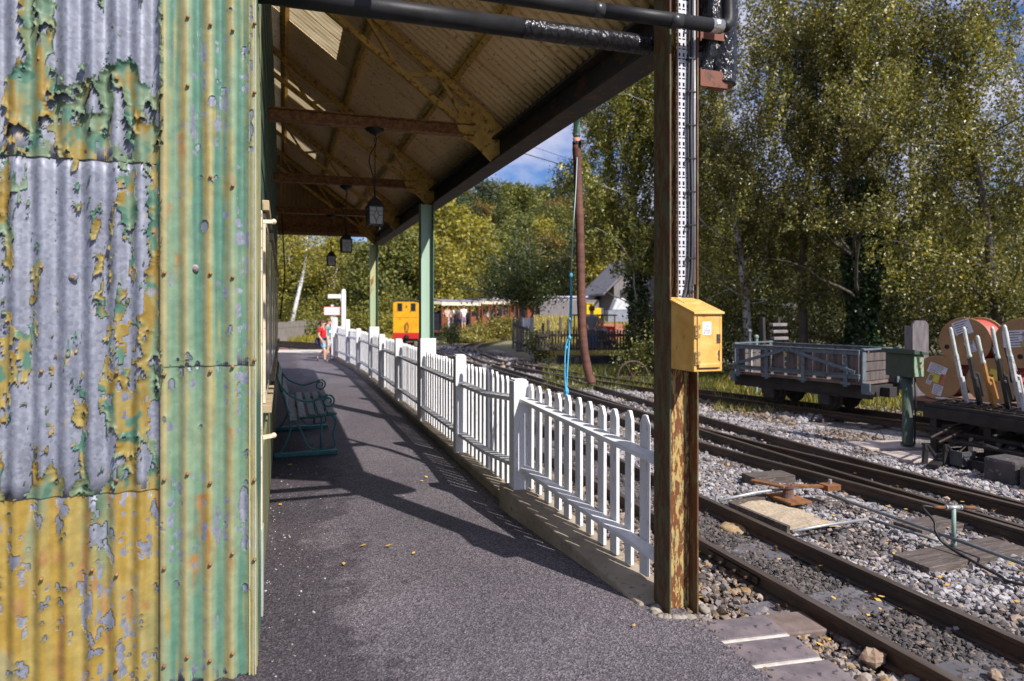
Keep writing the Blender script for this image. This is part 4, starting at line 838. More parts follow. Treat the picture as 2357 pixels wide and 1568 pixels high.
for i, (px, py) in enumerate(((2065,1015),(2030,1025))):
    tag(obj('concrete_slab', MB().box((-.45+.2*i,-.22,-.05),(.35,.22,.0)), mat('pale_dirt_slab', (.36,.30,.27), (.48,.41,.37), scale=5), org=None, bevel=.01), ['pale slab on the ground at the foot of the green post','brown edged slab just nearer than the green post'][i], 'slab')
    q = bpy.data.objects['concrete_slab' if i == 0 else 'concrete_slab.001']; q.location = (6.9-.3*i,6.3-.55*i,-.12); q.rotation_euler = (0,0,R(-12))
o = obj('wire_hoop', MB().tube([on(2015,1022,-.14),on(2016,1008,-.14)+Vector((0,0,.03)),on(2024,1000,-.14)+Vector((0,0,.06)),on(2034,1008,-.14)+Vector((0,0,.02)),on(2036,1024,-.14)], .008, 6), black_iron, org=tuple(on(2015,1022,-.14)), smooth=True); tag(o, 'small black wire hoop sticking out of the gravel', 'wire hoop')
# timber step frame behind the wagon
sf = thing('step_frame', 'dark timber frame with stepped slats standing behind the slatted wagon', 'timber frame', at(1782,800,12.6))
a = MB()
for sx in (-.16,.18): a.bar((sx-.05,0,-.9),(sx-.11,.0,.56),.05,.10)
obj('upright', a, soot, sf)
for i in range(4): obj('step', MB().box((-.14-.014*i+.04,-.14,.02+.125*i),(.20-.014*i+.02,-.03,.075+.125*i)), mat('grey_step', (.17,.15,.15), (.28,.25,.25), scale=6), sf, bevel=.008)
for i, (px, py, lb) in enumerate(((1741,778,'dull green pipe stub standing left of the step frame'),(1725,765,'grey pipe stub taller and left of the green one'))):
    o = obj('pipe_stub', MB().tube([(0,0,-.9),(0,0,.16)], .03, 8).ball((0,0,.17), .045, 8, 5), [gp_, grey_rod][i]); o.location = at(px, py+18, 13.2); tag(o, lb, 'pipe')
for i, (px, py, w_, h_, lb) in enumerate(((1724,695,.22,.19,'small pale sign leftmost among the dark branches'),(1760,694,.32,.16,'pale sign with a notice hanging below, among the branches'),(1828,703,.70,.12,'long pale sign board rightmost among the branches'))):
    o = obj('yard_sign', MB().box((-w_/2,0,-h_/2),(w_/2,.03,h_/2)).box((-.03,.03,-3),(.03,.07,.05)), mat('dull_white_sign', (.40,.40,.43), (.5,.5,.53), scale=6)); o.location = at(px, py, 19.5); o.rotation_euler = (0,0,-TH); tag(o, lb, 'sign', 'pale signs beyond the wagon')
# ================================================================ ON AND AROUND THE NEAR COLUMN, BENCH, HOSE, ROPE
pipe_m = mat('black_pipe', (.012,.012,.014), (.022,.022,.025), scale=8, rough=.5, bump=.2, spec=.25)
tape_m = mat('shiny_black_tape', (.012,.012,.015), (.02,.02,.024), scale=20, rough=.16, bump=.9, bscale=18, bdist=.03, stretch=(1.6,.7,.7))
foil = mat('foil_tape', (.55,.52,.50), (.75,.72,.70), scale=16, rough=.22, bump=.9, bscale=30, bdist=.012, metal=.9)
p_ = thing('insulated_pipe', 'thinner black insulated pipe passing in front of the rusty column, ending in foil tape', 'pipe', (1.9,2.84,2.875))
obj('lagging', MB().tube([(.44,2.86,3.4),(.44,2.85,3.0),(.47,2.84,2.90),(.55,2.84,2.867),(1.0,2.84,2.866),(1.36,2.84,2.866)], .034, 16).tube([(1.36,2.842,2.868),(1.97,2.84,2.876)], .0335, 16), pipe_m, p_, world=True, smooth=True)
for xa, xb in ((1.34,1.39),(1.74,1.80)): obj('joint_tape', MB().tube([(xa,2.84,2.8665),(xb,2.84,2.873 if xb > 1.7 else 2.867)], .0352, 16), mat('dull_tape', (.035,.035,.04), rough=.35), p_, world=True, smooth=True)
obj('foil_collar', MB().tube([(1.968,2.84,2.876),(2.0,2.84,2.877),(2.03,2.84,2.878)], [.0352,.036,.035], 18), foil, p_, world=True, smooth=True)
obj('elbow', MB().tube([(2.03,2.84,2.878),(2.055,2.842,2.885),(2.075,2.848,2.905),(2.082,2.855,2.94),(2.083,2.86,3.0),(2.083,2.86,3.4)], .031, 14), pipe_m, p_, world=True, smooth=True)
p_ = thing('taped_pipe', 'thicker black pipe wrapped in shiny tape, passing behind the rusty column', 'pipe', (1.8,3.15,2.86))
obj('lagging', MB().tube([(-.15,3.13,2.86),(1.10,3.13,2.862)], .047, 18), pipe_m, p_, world=True, smooth=True)
pts = [(1.10+.02*i, 3.13, 2.862) for i in range(27)]
obj('tape_wrap', MB().tube(pts+[(2.1,3.13,2.862)], [.048+.0025*random.random() for _ in pts]+[.047], 18), tape_m, p_, world=True, smooth=True)
# lagged bundle hanging outside the column, on rusty angle brackets
bu = thing('lagged_bundle', 'crumpled black plastic lagging hanging beside the column top on rusty brackets', 'pipe bundle', (2.12,3.0,2.66))
def crumple(path, r, n=26, seg=34):
    pts = smooth([Vector(q) for q in path], seg//(len(path)-1)); V = []; 
    for i, p in enumerate(pts):
        for j in range(n):
            t = 2*PI*j/n; rr = r*(1+.20*(float(fbm(np.array(j*.35 if j < n/2 else (n-j)*.35), np.array(i*.55), 3, 2))-.5)+.05*abs(math.sin(i*1.3+j*.9)))
            V.append((p.x+rr*math.cos(t), p.y+rr*math.sin(t), p.z))
    m_ = len(pts); F = [(i*n+j, i*n+(j+1)%n, (i+1)*n+(j+1)%n, (i+1)*n+j) for i in range(m_-1) for j in range(n)]
    mb = MB(); mb.v = V; mb.f = F+[tuple(range(n-1,-1,-1)), tuple((m_-1)*n+j for j in range(n))]; return mb
obj('plastic_wrap', crumple([(2.155,3.02,2.655),(2.16,3.02,2.75),(2.165,3.02,2.95),(2.165,3.02,3.5)], .072), tape_m, bu, world=True, smooth=True)
obj('plastic_wrap', crumple([(2.03,3.07,2.72),(2.08,3.05,2.80),(2.09,3.04,2.95),(2.09,3.04,3.5)], .075), tape_m, bu, world=True, smooth=True)
obj('pipe_end', MB().tube([(2.153,3.02,2.648),(2.153,3.02,2.66)], .062, 18), mat('rusty_pipe_end', (.16,.07,.03), (.26,.12,.05), scale=14, rough=.9), bu, world=True)
brk = rusty('red_oxide_bracket', (.17,.055,.03), (.13,.055,.03), .45, 16, stretch=(1,1,1))
for z in (2.705, 2.93):
    obj('bracket', MB().box((1.96,2.955,z),(2.15,2.963,z-.085 if z < 2.8 else z-.07)).box((1.96,2.963,z-.008),(2.15,3.05,z)).box((1.978,2.94,z-.09),(1.986,2.955,z)), brk, bu, world=True, bevel=.002)
obj('plastic_flap', MB().prism([(1.985,3.0,2.80),(2.08,2.99,2.88),(2.1,3.0,2.95),(2.03,3.02,2.93),(1.975,3.03,2.93)], (0,.006,0)).prism([(2.0,3.0,2.71),(2.08,2.98,2.71),(2.09,2.985,2.82),(1.99,3.0,2.80)], (0,.006,0)), tape_m, bu, world=True)
# perforated cable tray with cables, on the column's web
tray = thing('cable_tray', 'white perforated cable tray running up the rusty column above the yellow box', 'cable tray', (1.87,2.96,1.50))
tm = MB(); x0, x1, y_ = 1.853, 1.9365, 2.952; per = .0492; cols_ = [.0115,.0245,.0375,.0545,.0675]; 
def strip(xa, xb, za, zb): tm.box((xa,y_,za),(xb,y_+.002,zb))
z = 1.50
sl = [(.0125,.0052),(.036,.0052),(.060,.0052),(.080,.0045)]        # slot centres (offset, half width): upright slots
hs = [(.0125,.0085),(.036,.0085),(.060,.0085),(.080,.006)]
while z < 3.12:
    for kind, za, zb in (('s',0,.008),('h',.008,.0150),('s',.0150,.0225),('v',.0225,.0415),('s',.0415,per)):
        if kind == 's': strip(x0, x1, z+za, z+zb)
        else:
            c_ = x0
            for o_, hw in (sl if kind == 'v' else hs):
                strip(c_, x0+o_-hw, z+za, z+zb) if x0+o_-hw > c_+.0005 else None; c_ = x0+o_+hw
            strip(c_, x1, z+za, z+zb)
    z += per
obj('tray_sheet', tm, mat('galvanised_white', (.48,.48,.53), (.58,.58,.63), scale=6, rough=.45, bump=.1), tray, world=True)
obj('tray_lip', MB().box((1.851,2.938,1.50),(1.8528,2.952,3.12)).box((1.9367,2.938,1.50),(1.9385,2.952,3.12)), MT['galvanised_white'], tray, world=True)
obj('tray_backing', MB().box((1.849,2.9655,1.50),(1.94,2.9675,3.12)), mat('tray_backing_rust', (.05,.028,.02), (.16,.09,.03), scale=8, rough=.9), tray, world=True)
cab_m = mat('grey_cable', (.045,.045,.05), (.10,.10,.11), scale=5, rough=.45, bump=.1)
for i, (dx, dy, r_) in enumerate(((.058,-.004,.0075),(.072,-.006,.0075),(.066,-.018,.006))):
    X0 = x0+dx; pts = [(x0+.012+.02*i,2.93,1.49),(x0+.022+.02*i,2.935,1.54),(X0-.012,2.945+dy,1.60),(X0,2.945+dy,1.70),(X0+.004,2.945+dy,2.0),(X0-.003,2.945+dy,2.4),(X0+.004,2.945+dy,2.8),(X0+.006,2.945+dy,3.12)]
    c_ = obj('cable', MB().tube(smooth(pts, 6), r_, 8), cab_m, tray, world=True, smooth=True)
obj('conduit', MB().tube([(1.941,2.936,1.62),(1.941,2.936,3.12)], .0075, 10), mat('pale_conduit', (.38,.38,.42), (.5,.5,.54), rough=.3), tray, world=True, smooth=True)
ti = MB()
for z in np.arange(1.58, 3.1, .165): ti.box((x0+.046,2.920,z),(x0+.084,2.924,z+.006)).box((x0+.046,2.921,z-.002),(x0+.052,2.95,z+.008)).box((x0+.080,2.921,z-.001),(x0+.085,2.95,z+.007))
obj('cable_tie', ti, black_iron, tray, world=True)
# yellow electrical box
yb = rusty('yellow_box_enamel', (.74,.44,.135), (.34,.18,.06), .35, 30, (.64,.34,.075), stretch=(1,1,1), rough=.45)
eb = thing('electrical_box', 'yellow electrical box with sloping lid and danger sticker, fixed to the rusty column', 'electrical box', (1.875,2.85,1.21))
X0, X1, Y0, Y1 = 1.7985, 1.952, 2.725, 2.96
def eo(n, mb, m, par=None, **k): return obj(n, mb, m, par or eb, world=True, **k)
eo('case', MB().prism([(X0,Y0,1.205),(X0,Y1,1.205),(X0,Y1,1.545),(X0,Y0,1.475)], (X1-X0,0,0)), yb, bevel=.004)
eo('lid', MB().prism([(X0-.006,Y0-.012,1.473),(X0-.006,Y1,1.546),(X0-.006,Y1,1.556),(X0-.006,Y0-.012,1.483)], (X1-X0+.012,0,0)).prism([(X0+.03,2.85,1.521),(X0+.03,2.94,1.5475),(X0+.03,2.94,1.554),(X0+.03,2.85,1.5275)], (.09,0,0)), yb, bevel=.002)
dr = eo('door', MB().box((X0+.018,Y0-.0035,1.222),(X1-.016,Y0-.0005,1.462)), yb, bevel=.001)
eo('door_gap', MB().box((X0+.0145,Y0-.0008,1.218),(X1-.0125,Y0+.001,1.466)), mat('gap_rust', (.07,.035,.015), (.14,.07,.03), scale=30), dr)
for z in (1.238, 1.362):
    h = eo('hinge', MB().box((X0+.004,Y0-.006,z),(X0+.0155,Y0-.0036,z+.062)).tube([(X0+.0175,Y0-.006,z),(X0+.0175,Y0-.006,z+.062)], .0032, 8).box((X0+.0195,Y0-.0055,z+.002),(X0+.032,Y0-.0036,z+.02)).box((X0+.0195,Y0-.0055,z+.042),(X0+.032,Y0-.0036,z+.06)), mat('hinge_paint', (.42,.27,.08), (.25,.15,.06), scale=90, rough=.5), dr)
    sc_ = MB()
    for k in range(3): sc_.lathe([(.0032,-.0005),(.0028,.0015)], (X0+.0098,Y0-.006,z+.01+k*.021), 8, Matrix.Rotation(R(90),4,'X'))
    eo('hinge_screw', sc_, dark_steel, h)
eo('lock_plate', MB().box((X1-.033,Y0-.007,1.338),(X1-.014,Y0-.003,1.380)).lathe([(.0055,-.0005),(.0055,.0022)], (X1-.0235,Y0-.007,1.36), 12, Matrix.Rotation(R(90),4,'X')), mat('bronze_lock', (.10,.075,.06), (.17,.12,.1), scale=40, rough=.4, metal=.6), dr, bevel=.001)
sl_ = eo('latch_strip', MB().box((X0+.02,Y0-.012,1.2245),(X1-.02,Y0-.0036,1.2435)), yb, dr, bevel=.003)
eo('chipped_edge', MB().prism([(X1-.017,Y0-.0042,1.252),(X1-.0265,Y0-.0042,1.258),(X1-.024,Y0-.0042,1.275),(X1-.0285,Y0-.0042,1.287),(X1-.025,Y0-.0042,1.300),(X1-.0165,Y0-.0042,1.306)], (0,.0012,0)), MT['gap_rust'], dr)
stk = eo('warning_sticker', MB().box((X0+.044,Y0-.0042,1.378),(X0+.090,Y0-.0034,1.438)), mat('sticker_white', (.80,.80,.82), bump=0, rough=.4), dr)
cx_, yz = X0+.067, Y0-.0046
tri = MB()
T_ = [(cx_,1.4345),(cx_+.0165,1.4025),(cx_-.0165,1.4025)]
for (a,b_),(c_,d_) in zip(T_, T_[1:]+T_[:1]): tri.bar((a,yz,b_),(c_,yz,d_),.0006,.0022,up=(0,1,0)) if False else tri.prism([(a,yz,b_),(c_,yz,d_),(c_+(cx_-c_)*.13,yz,d_+(1.4132-d_)*.13),(a+(cx_-a)*.13,yz,b_+(1.4132-b_)*.13)], (0,.0004,0))
tri.prism([(cx_+.003,yz,1.4265),(cx_-.0035,yz,1.4155),(cx_-.0002,yz,1.4155),(cx_-.002,yz,1.407),(cx_-.0036,yz,1.408),(cx_-.0012,yz,1.4036),(cx_+.0018,yz,1.4078),(cx_+.0002,yz,1.4078),(cx_+.0038,yz,1.4178),(cx_+.0006,yz,1.4178)], (0,.0004,0))
eo('warning_triangle', tri, ink, stk)
def text(s, size, M, m, par, name='lettering', ext=.0003, world=True):
    cu = bpy.data.curves.new(name, 'FONT'); cu.body = s; cu.size = size; cu.extrude = ext; cu.align_x = 'CENTER'; cu.resolution_u = 2
    o = bpy.data.objects.new('t', cu); C.objects.link(o); bpy.context.view_layer.update()
    me = bpy.data.meshes.new_from_object(o.evaluated_get(bpy.context.evaluated_depsgraph_get())); bpy.data.objects.remove(o)
    me.transform((wmat(par).inverted() if world else Matrix()) @ M); me.materials.clear(); me.materials.append(m); me.name = name
    return link(name, me, par)
for s, z in (('DANGER',1.3925),('400 VOLTS',1.3825)): text(s, .0095, Matrix.Translation((cx_,yz,z)) @ Matrix.Rotation(R(90),4,'X') @ Matrix.Scale(.86,4,(1,0,0)), ink, stk)
# ---------------------------------------------------------------- water hose from a green pipe, blue rope beside it
wc = thing('water_hose', 'brown canvas water hose hanging from a green pipe at the canopy edge', 'hose', (2.15,4.84,2.9))
gpipe = rusty('green_pipe_paint', (.20,.42,.30), (.24,.12,.06), .3, 6, (.25,.46,.35), stretch=(1,1,1), rough=.5)
obj('pipe', MB().tube([(2.155,4.86,3.4),(2.155,4.86,2.82)], .026, 14), gpipe, wc, world=True, smooth=True)
obj('bracket', MB().box((1.972,4.66,2.985),(2.19,4.82,3.03)), mat('green_bracket', (.10,.17,.12), (.16,.24,.17), scale=8, c3=(.3,.24,.2), s3=25), wc, world=True, bevel=.004)
obj('pipe_end', MB().tube([(2.155,4.86,2.82),(2.155,4.86,2.765)], .027, 14), mat('copper_red_pipe', (.48,.18,.12), (.55,.25,.18), scale=10, rough=.5), wc, world=True, smooth=True)
obj('clamp', MB().tube([(2.155,4.86,2.79),(2.155,4.86,2.77)], .034, 14).box((2.165,4.80,2.765),(2.195,4.835,2.795)).box((2.115,4.82,2.775),(2.13,4.85,2.787)), black_iron, wc, world=True)
obj('wire_tie', MB().tube([(2.155,4.86,2.845),(2.155,4.86,2.837)], .030, 14).tube([(2.155,4.86,2.852),(2.155,4.86,2.848)], .029, 14), grey_rod, wc, world=True)
hm, t, b = newmat('canvas_hose'); v = coords(t); r_ = ramp(t, noise(t, coords(t,(2,2,9)), 3, 5), [(.3,(.075,.028,.02)),(.7,(.15,.06,.04))]); t.links.new(r_.outputs[0], b.inputs['Base Color']); b.inputs['Roughness'].default_value = .75
wv = nd(t,'ShaderNodeTexWave', Scale=60, bands_direction='Z'); t.links.new(v, wv.inputs['Vector']); bumpn(t, wv.outputs[0], .35, .003, b)
hp = smooth([(2.155,4.86,2.765),(2.17,4.87,2.50),(2.155,4.80,2.1),(2.15,4.77,1.7),(2.155,4.75,1.3),(2.185,4.73,1.05),(2.21,4.70,.93)], 10)
obj('hose', MB().tube(hp, [.033+.0012*math.sin(i*.8) for i in range(len(hp))], 18), hm, wc, world=True, smooth=True)
rope_m = mat('blue_rope', (.03,.28,.50), (.12,.45,.66), scale=60, rough=.7, bump=.8, bscale=200)
ro_ = thing('blue_rope', 'knotted blue rope hanging beside the brown hose down behind the fence', 'rope', (2.07,4.80,2.8))
def rp_(x, y, Yd=5.25): return at(x, y, Yd)
up = [at(1329,335,5.28), at(1326,420,5.26), at(1320,520,5.25), at(1315,630,5.25)]
obj('cord', MB().tube(smooth(up, 5), .0045, 6), mat('pale_blue_cord', (.34,.45,.50), (.42,.55,.6), scale=50), ro_, world=True, smooth=True)
dn = smooth([at(1315,632,5.25), at(1313,700,5.25), at(1311,770,5.24), at(1306,850,5.23), at(1303,915,5.22), at(1300,1000,5.2), at(1299,1060,5.2)], 6)
dn2 = smooth([at(1316,634,5.25), at(1315,720,5.25), at(1312,765,5.24), at(1302,800,5.23), at(1300,862,5.22), at(1303,905,5.22)], 6)
obj('rope', MB().tube(dn, .0075, 8), rope_m, ro_, world=True, smooth=True); obj('rope', MB().tube(dn2, .006, 8), rope_m, ro_, world=True, smooth=True)
for px, py, r_ in ((1315,634,.018),(1311,778,.017),(1303,800,.014),(1300,862,.012),(1303,900,.024),(1302,908,.02),(1312,735,.012)): obj('knot', MB().ball(at(px,py,5.24), r_, 9, 6, (1,1,1.2), .3), rope_m, ro_, world=True, smooth=True)
# ---------------------------------------------------------------- green bench
bn = thing('platform_bench', 'green slatted bench with scrolled iron ends against the station wall', 'bench', (.08,8.2,0))
bgm = mat('bench_iron_green', (.02,.13,.13), (.035,.18,.17), scale=10, rough=.4); slat_m = mat('bench_slat_green', (.03,.085,.075), (.07,.15,.13), scale=5, rough=.5, stretch=(6,.8,6), c3=(.18,.24,.22), s3=30)
slat_p = mat('bench_slat_pale', (.22,.27,.26), (.32,.36,.34), scale=5, rough=.55, stretch=(6,.8,6))
YB = (7.25, 8.85)
for i, x in enumerate((.09,.175,.27,.365,.455)): obj('seat_slat', MB().box((x-.034,7.12,.415-.03*(i==0)+.012*(i==4)),(x+.034,9.05,.44-.03*(i==0)+.012*(i==4))), slat_p if i in (0,1) else slat_m, bn, world=True, bevel=.006)
for i, (x, z) in enumerate(((.035,.50),(.0,.63),(-.045,.77))): obj('back_slat', MB().box((-.012,7.12,-.045),(.012,9.05,.045), Matrix.Translation((x,0,z)) @ Matrix.Rotation(R(-20),4,'Y')), slat_m, bn, world=True, bevel=.006)
def spiral(cx, cz, r, turns, a0, y, sgn=1):
    return [(cx+r*(1-.62*k/24)*math.cos(a0+sgn*turns*2*PI*k/24), y, cz+r*(1-.62*k/24)*math.sin(a0+sgn*turns*2*PI*k/24)) for k in range(25)]
for y in YB:
    f_ = MB()
    f_.tube(smooth([(-.07,y,.86),(-.03,y,.70),(.03,y,.50),(.06,y,.40),(.15,y,.385),(.46,y,.405),(.52,y,.42)], 5), .011, 7)
    f_.tube(smooth([(.06,y,.39),(.06,y,.25),(.0,y,.10),(-.05,y,.035)], 5), .011, 7).tube(smooth([(.47,y,.40),(.51,y,.34),(.485,y,.2),(.50,y,.09),(.40,y,.06),(.25,y,.08),(.17,y,.25),(.10,y,.38)], 5), .010, 7)
    f_.tube([(.37,y,.40),(.36,y,.05)], .011, 7)
    f_.tube(smooth([(-.04,y,.74),(.06,y,.62),(.22,y,.55),(.36,y,.58),(.44,y,.61)], 5), .010, 7).tube(spiral(.435,.545,.066,1.35,R(80),y,-1), .010, 7)
    obj('end_frame', f_, bgm, bn, world=True, smooth=True)
    obj('foot_bar', MB().box((-.09,y-.022,.0),(.53,y+.022,.045)), bgm, bn, world=True, bevel=.008)
# ---------------------------------------------------------------- loose black cable on the far wall
o = obj('loose_cable', MB().tube(smooth([(-.03,12.9,3.2),(-.0,12.9,2.6),(.02,12.9,2.1),(-.03,12.95,1.6),(-.06,13,1.3)], 8), .012, 6), black_iron, org=(-.03,12.9,3.2), smooth=True); tag(o, 'loose black cable dangling at the far end of the station wall', 'cable')
# ================================================================ PEOPLE
skin_m = mat('skin', (.62,.36,.25), (.68,.42,.30), scale=5, rough=.55, bump=0)
def skinmesh(name, verts, edges, rad, m, parent, sub=2, root=0):
    me = bpy.data.meshes.new(name); me.from_pydata([tuple(v) for v in verts], edges, []); o = bpy.data.objects.new('tmp', me); C.objects.link(o)
    md = o.modifiers.new('s', 'SKIN'); md.use_smooth_shade = True
    for i, r in enumerate(rad):
        sv = me.skin_vertices[0].data[i]; sv.radius = (r, r) if not hasattr(r, '__len__') else r; sv.use_root = (i == root)
    su = o.modifiers.new('u', 'SUBSURF'); su.levels = sub; su.render_levels = sub
    bpy.context.view_layer.update(); nm = bpy.data.meshes.new_from_object(o.evaluated_get(bpy.context.evaluated_depsgraph_get()))
    bpy.data.objects.remove(o); nm.materials.clear(); nm.materials.append(m); nm.name = name
    return link(name, nm, parent)
def person(label, loc, rz, h, shirt, legs, hair, pose=None, shorts=True, long_hair=False, sleeve=True, cat='person', group=None, shoe=(.05,.05,.06), extra=None):
    "one figure facing -Y, feet on its own origin"
    p = thing('person', label, cat, loc, rz, group)
    J = dict(pelvis=(0,0,.515), waist=(0,.0,.60), chest=(0,.0,.715), neck=(0,.004,.815), jaw=(0,-.006,.872), head=(0,0,.925), top=(0,.006,.965),
             hipl=(-.052,0,.49), hipr=(.052,0,.49), kneel=(-.056,-.008,.275), kneer=(.056,-.008,.275), anklel=(-.052,.012,.048), ankler=(.052,.012,.048), toel=(-.058,-.075,.018), toer=(.058,-.075,.018),
             shl=(-.108,.004,.79), shr=(.108,.004,.79), ell=(-.132,.012,.635), elr=(.132,.012,.635), wrl=(-.137,-.022,.495), wrr=(.137,-.022,.495))
    J.update(pose or {}); J = {k: Vector(v)*h for k, v in J.items()}
    rad = dict(pelvis=.072, waist=.066, chest=.078, neck=.030, jaw=.046, head=.060, top=.045, hipl=.056, hipr=.056, kneel=.033, kneer=.033, anklel=.020, ankler=.020, toel=.020, toer=.020, shl=.036, shr=.036, ell=.024, elr=.024, wrl=.0155, wrr=.0155)
    names = list(J); V = [J[k] for k in names]; ix = {k: i for i, k in enumerate(names)}; Rr = [rad[k]*h for k in names]
    E_ = [(ix[a], ix[b_]) for a, b_ in (('pelvis','waist'),('waist','chest'),('chest','neck'),('neck','jaw'),('jaw','head'),('head','top'),('pelvis','hipl'),('pelvis','hipr'),('hipl','kneel'),('hipr','kneer'),('kneel','anklel'),('kneer','ankler'),('anklel','toel'),('ankler','toer'),('chest','shl'),('chest','shr'),('shl','ell'),('shr','elr'),('ell','wrl'),('elr','wrr'))]
    for s in 'lr':                                   # palms with four unequal fingers and a thumb
        w = J['wr'+s]; d = (w-J['el'+s]).normalized(); side = d.cross(Vector((1,0,0))).normalized(); nrm = d.cross(side)
        k = len(V); V.append(w+d*.035*h); Rr.append((.011*h,.018*h)); E_.append((ix['wr'+s], k))
        for f_i, (u, ln) in enumerate(((-.016,.036),(-.006,.042),(.005,.039),(.015,.030))):
            a = len(V); V += [w+d*.052*h+side*u*h, w+d*(.052+ln*.55)*h+side*u*1.1*h+nrm*.004*h, w+d*(.05+ln)*h+side*u*1.05*h+nrm*.012*h]; Rr += [.0062*h,.0055*h,.0045*h]; E_ += [(k,a),(a,a+1),(a+1,a+2)]
        a = len(V); V += [w+d*.022*h-side*.020*h, w+d*.045*h-side*.030*h]; Rr += [.0068*h,.005*h]; E_ += [(ix['wr'+s],a),(a,a+1)]
    body = skinmesh('body', V, E_, Rr, skin_m, p)
    # face: nose, ears, eyes
    hd = J['head']; f = (J['jaw']-J['neck']); tilt = Vector((hd.x-J['neck'].x, hd.y-J['neck'].y, 0))*0
    obj('face', MB().ball(hd+Vector((0,-.066,-.012))*h, .011*h, 8, 5, (.8,1.2,1.3)).ball(hd+Vector((-.060,.004,-.012))*h, .014*h, 8, 5, (.4,.9,1.2)).ball(hd+Vector((.060,.004,-.012))*h, .014*h, 8, 5, (.4,.9,1.2)), skin_m, p, smooth=True)
    obj('eyes', MB().ball(hd+Vector((-.022,-.056,.0))*h, .007*h, 6, 4).ball(hd+Vector((.022,-.056,.0))*h, .007*h, 6, 4).box(hd+Vector((-.016,-.061,-.040))*h, hd+Vector((.016,-.052,-.036))*h), ink, p, smooth=True)
    hm_ = mat('hair_%02x%02x%02x' % tuple(int(255*c) for c in hair), hair, tuple(c*1.6 for c in hair), scale=30, rough=.6, bump=.6, bscale=120)
    hb = MB().ball(hd+Vector((0,.016,.022))*h, .069*h, 14, 9, (.98,1,.92), .10)
    if long_hair: hb.tube([hd+Vector((0,.045,.02))*h, hd+Vector((0,.062,-.06))*h, hd+Vector((0,.055,-.15))*h], [.05*h,.045*h,.02*h], 10)
    obj('hair', hb, hm_, p, smooth=True)
    def fab(c): return mat('cloth_%02x%02x%02x' % tuple(int(255*x) for x in c), c, tuple(x*.8 for x in c), scale=9, rough=.85, bump=.5, bscale=22, bdist=.012)
    sv = [J['waist']-Vector((0,0,.075*h)), J['waist'], J['chest'], J['chest']*.35+J['neck']*.65, J['shl'], J['shr']]; se = [(0,1),(1,2),(2,3),(2,4),(2,5)]; sr = [.079*h,.078*h,.088*h,.046*h,.046*h,.046*h]
    if sleeve: sv += [J['shl'].lerp(J['ell'],.62), J['shr'].lerp(J['elr'],.62)]; se += [(4,6),(5,7)]; sr += [.040*h,.040*h]
    skinmesh('shirt', sv, se, sr, fab(shirt), p, 2, 1)
    e = .92 if shorts else 1.0; lv = [J['pelvis']+Vector((0,0,.03*h)), J['pelvis'], J['hipl'], J['hipr'], J['hipl'].lerp(J['kneel'],e), J['hipr'].lerp(J['kneer'],e)]; le = [(0,1),(1,2),(1,3),(2,4),(3,5)]; lr = [.075*h,.079*h,.064*h,.064*h,.05*h if shorts else .043*h,.05*h if shorts else .043*h]
    if not shorts: lv += [J['anklel'], J['ankler']]; le += [(4,6),(5,7)]; lr += [.034*h,.034*h]
    skinmesh('shorts' if shorts else 'trousers', lv, le, lr, fab(legs), p, 2, 1)
    for s in 'lr':
        a, b_ = J['ankle'+s], J['toe'+s]
        skinmesh('shoe', [a+Vector((0,.018*h,-.022*h)), a.lerp(b_,.45)+Vector((0,0,-.004*h)), b_], [(0,1),(1,2)], [.031*h,.031*h,.026*h], fab(shoe), p, 1)
    if extra: extra(p, J, h, fab)
    return p
def jumper(p, J, h, fab):
    c = J['pelvis']+Vector((0,0,.045*h)); navy = fab((.045,.05,.13))
    rg = MB(); ring = []
    for k in range(17): t = 2*PI*k/16; ring.append(c+Vector((.088*h*math.cos(t), .080*h*math.sin(t), .012*h*math.sin(3*t))))
    rg.tube(ring, .026*h, 8)
    obj('tied_jumper', rg, navy, p, smooth=True)
    obj('tied_jumper', MB().tube(smooth([c+Vector((-.05,.085,0))*h, c+Vector((-.05,.11,-.06))*h, c+Vector((-.03,.115,-.17))*h],5), [.05*h]*5+[.06*h]*5+[.03*h], 9).tube(smooth([c+Vector((.05,.085,0))*h, c+Vector((.05,.11,-.06))*h, c+Vector((.04,.115,-.16))*h],5), [.05*h]*5+[.06*h]*5+[.03*h], 9), navy, p, smooth=True)
# boy walking to the right (image), girl beside the fence end; a person faces -Y before rz
boy = dict(kneel=(-.056,-.085,.285), anklel=(-.05,-.085,.06), toel=(-.05,-.165,.022), kneer=(.056,-.02,.27), ankler=(.052,.155,.10), toer=(.056,.135,.02), ell=(-.135,.03,.63), wrl=(-.13,-.06,.52), elr=(.13,.06,.64), wrr=(.128,.08,.50), head=(0,-.018,.925), top=(0,-.015,.965), jaw=(0,-.022,.872))
b_ = person('boy in a red T-shirt walking with a navy jumper tied round his waist', (1.04,20.0,0), R(60), 1.17, (.62,.02,.025), (.30,.48,.60), (.06,.03,.015), boy, shoe=(.10,.10,.12), extra=jumper)
girl = dict(kneel=(-.05,-.02,.275), anklel=(-.05,.03,.048), toel=(-.055,-.05,.018), kneer=(.054,-.05,.28), ankler=(.054,-.06,.048), toer=(.06,-.14,.018), jaw=(0,-.03,.868), head=(0,-.035,.918), top=(0,-.03,.96))
def sock(p, J, h, fab):
    obj('vest_stripe', MB().lathe([(.084*h,0),(.086*h,.02*h),(.086*h,.05*h),(.084*h,.07*h)], (0,0,J['waist'].z+.03*h), 18), fab((.72,.78,.78)), p, smooth=True)
g_ = person('girl in a pale blue striped top standing by the end of the white fence', (1.22,20.6,0), R(75), 1.22, (.16,.34,.42), (.55,.55,.56), (.10,.05,.02), girl, long_hair=True, shoe=(.6,.6,.62), extra=sock)
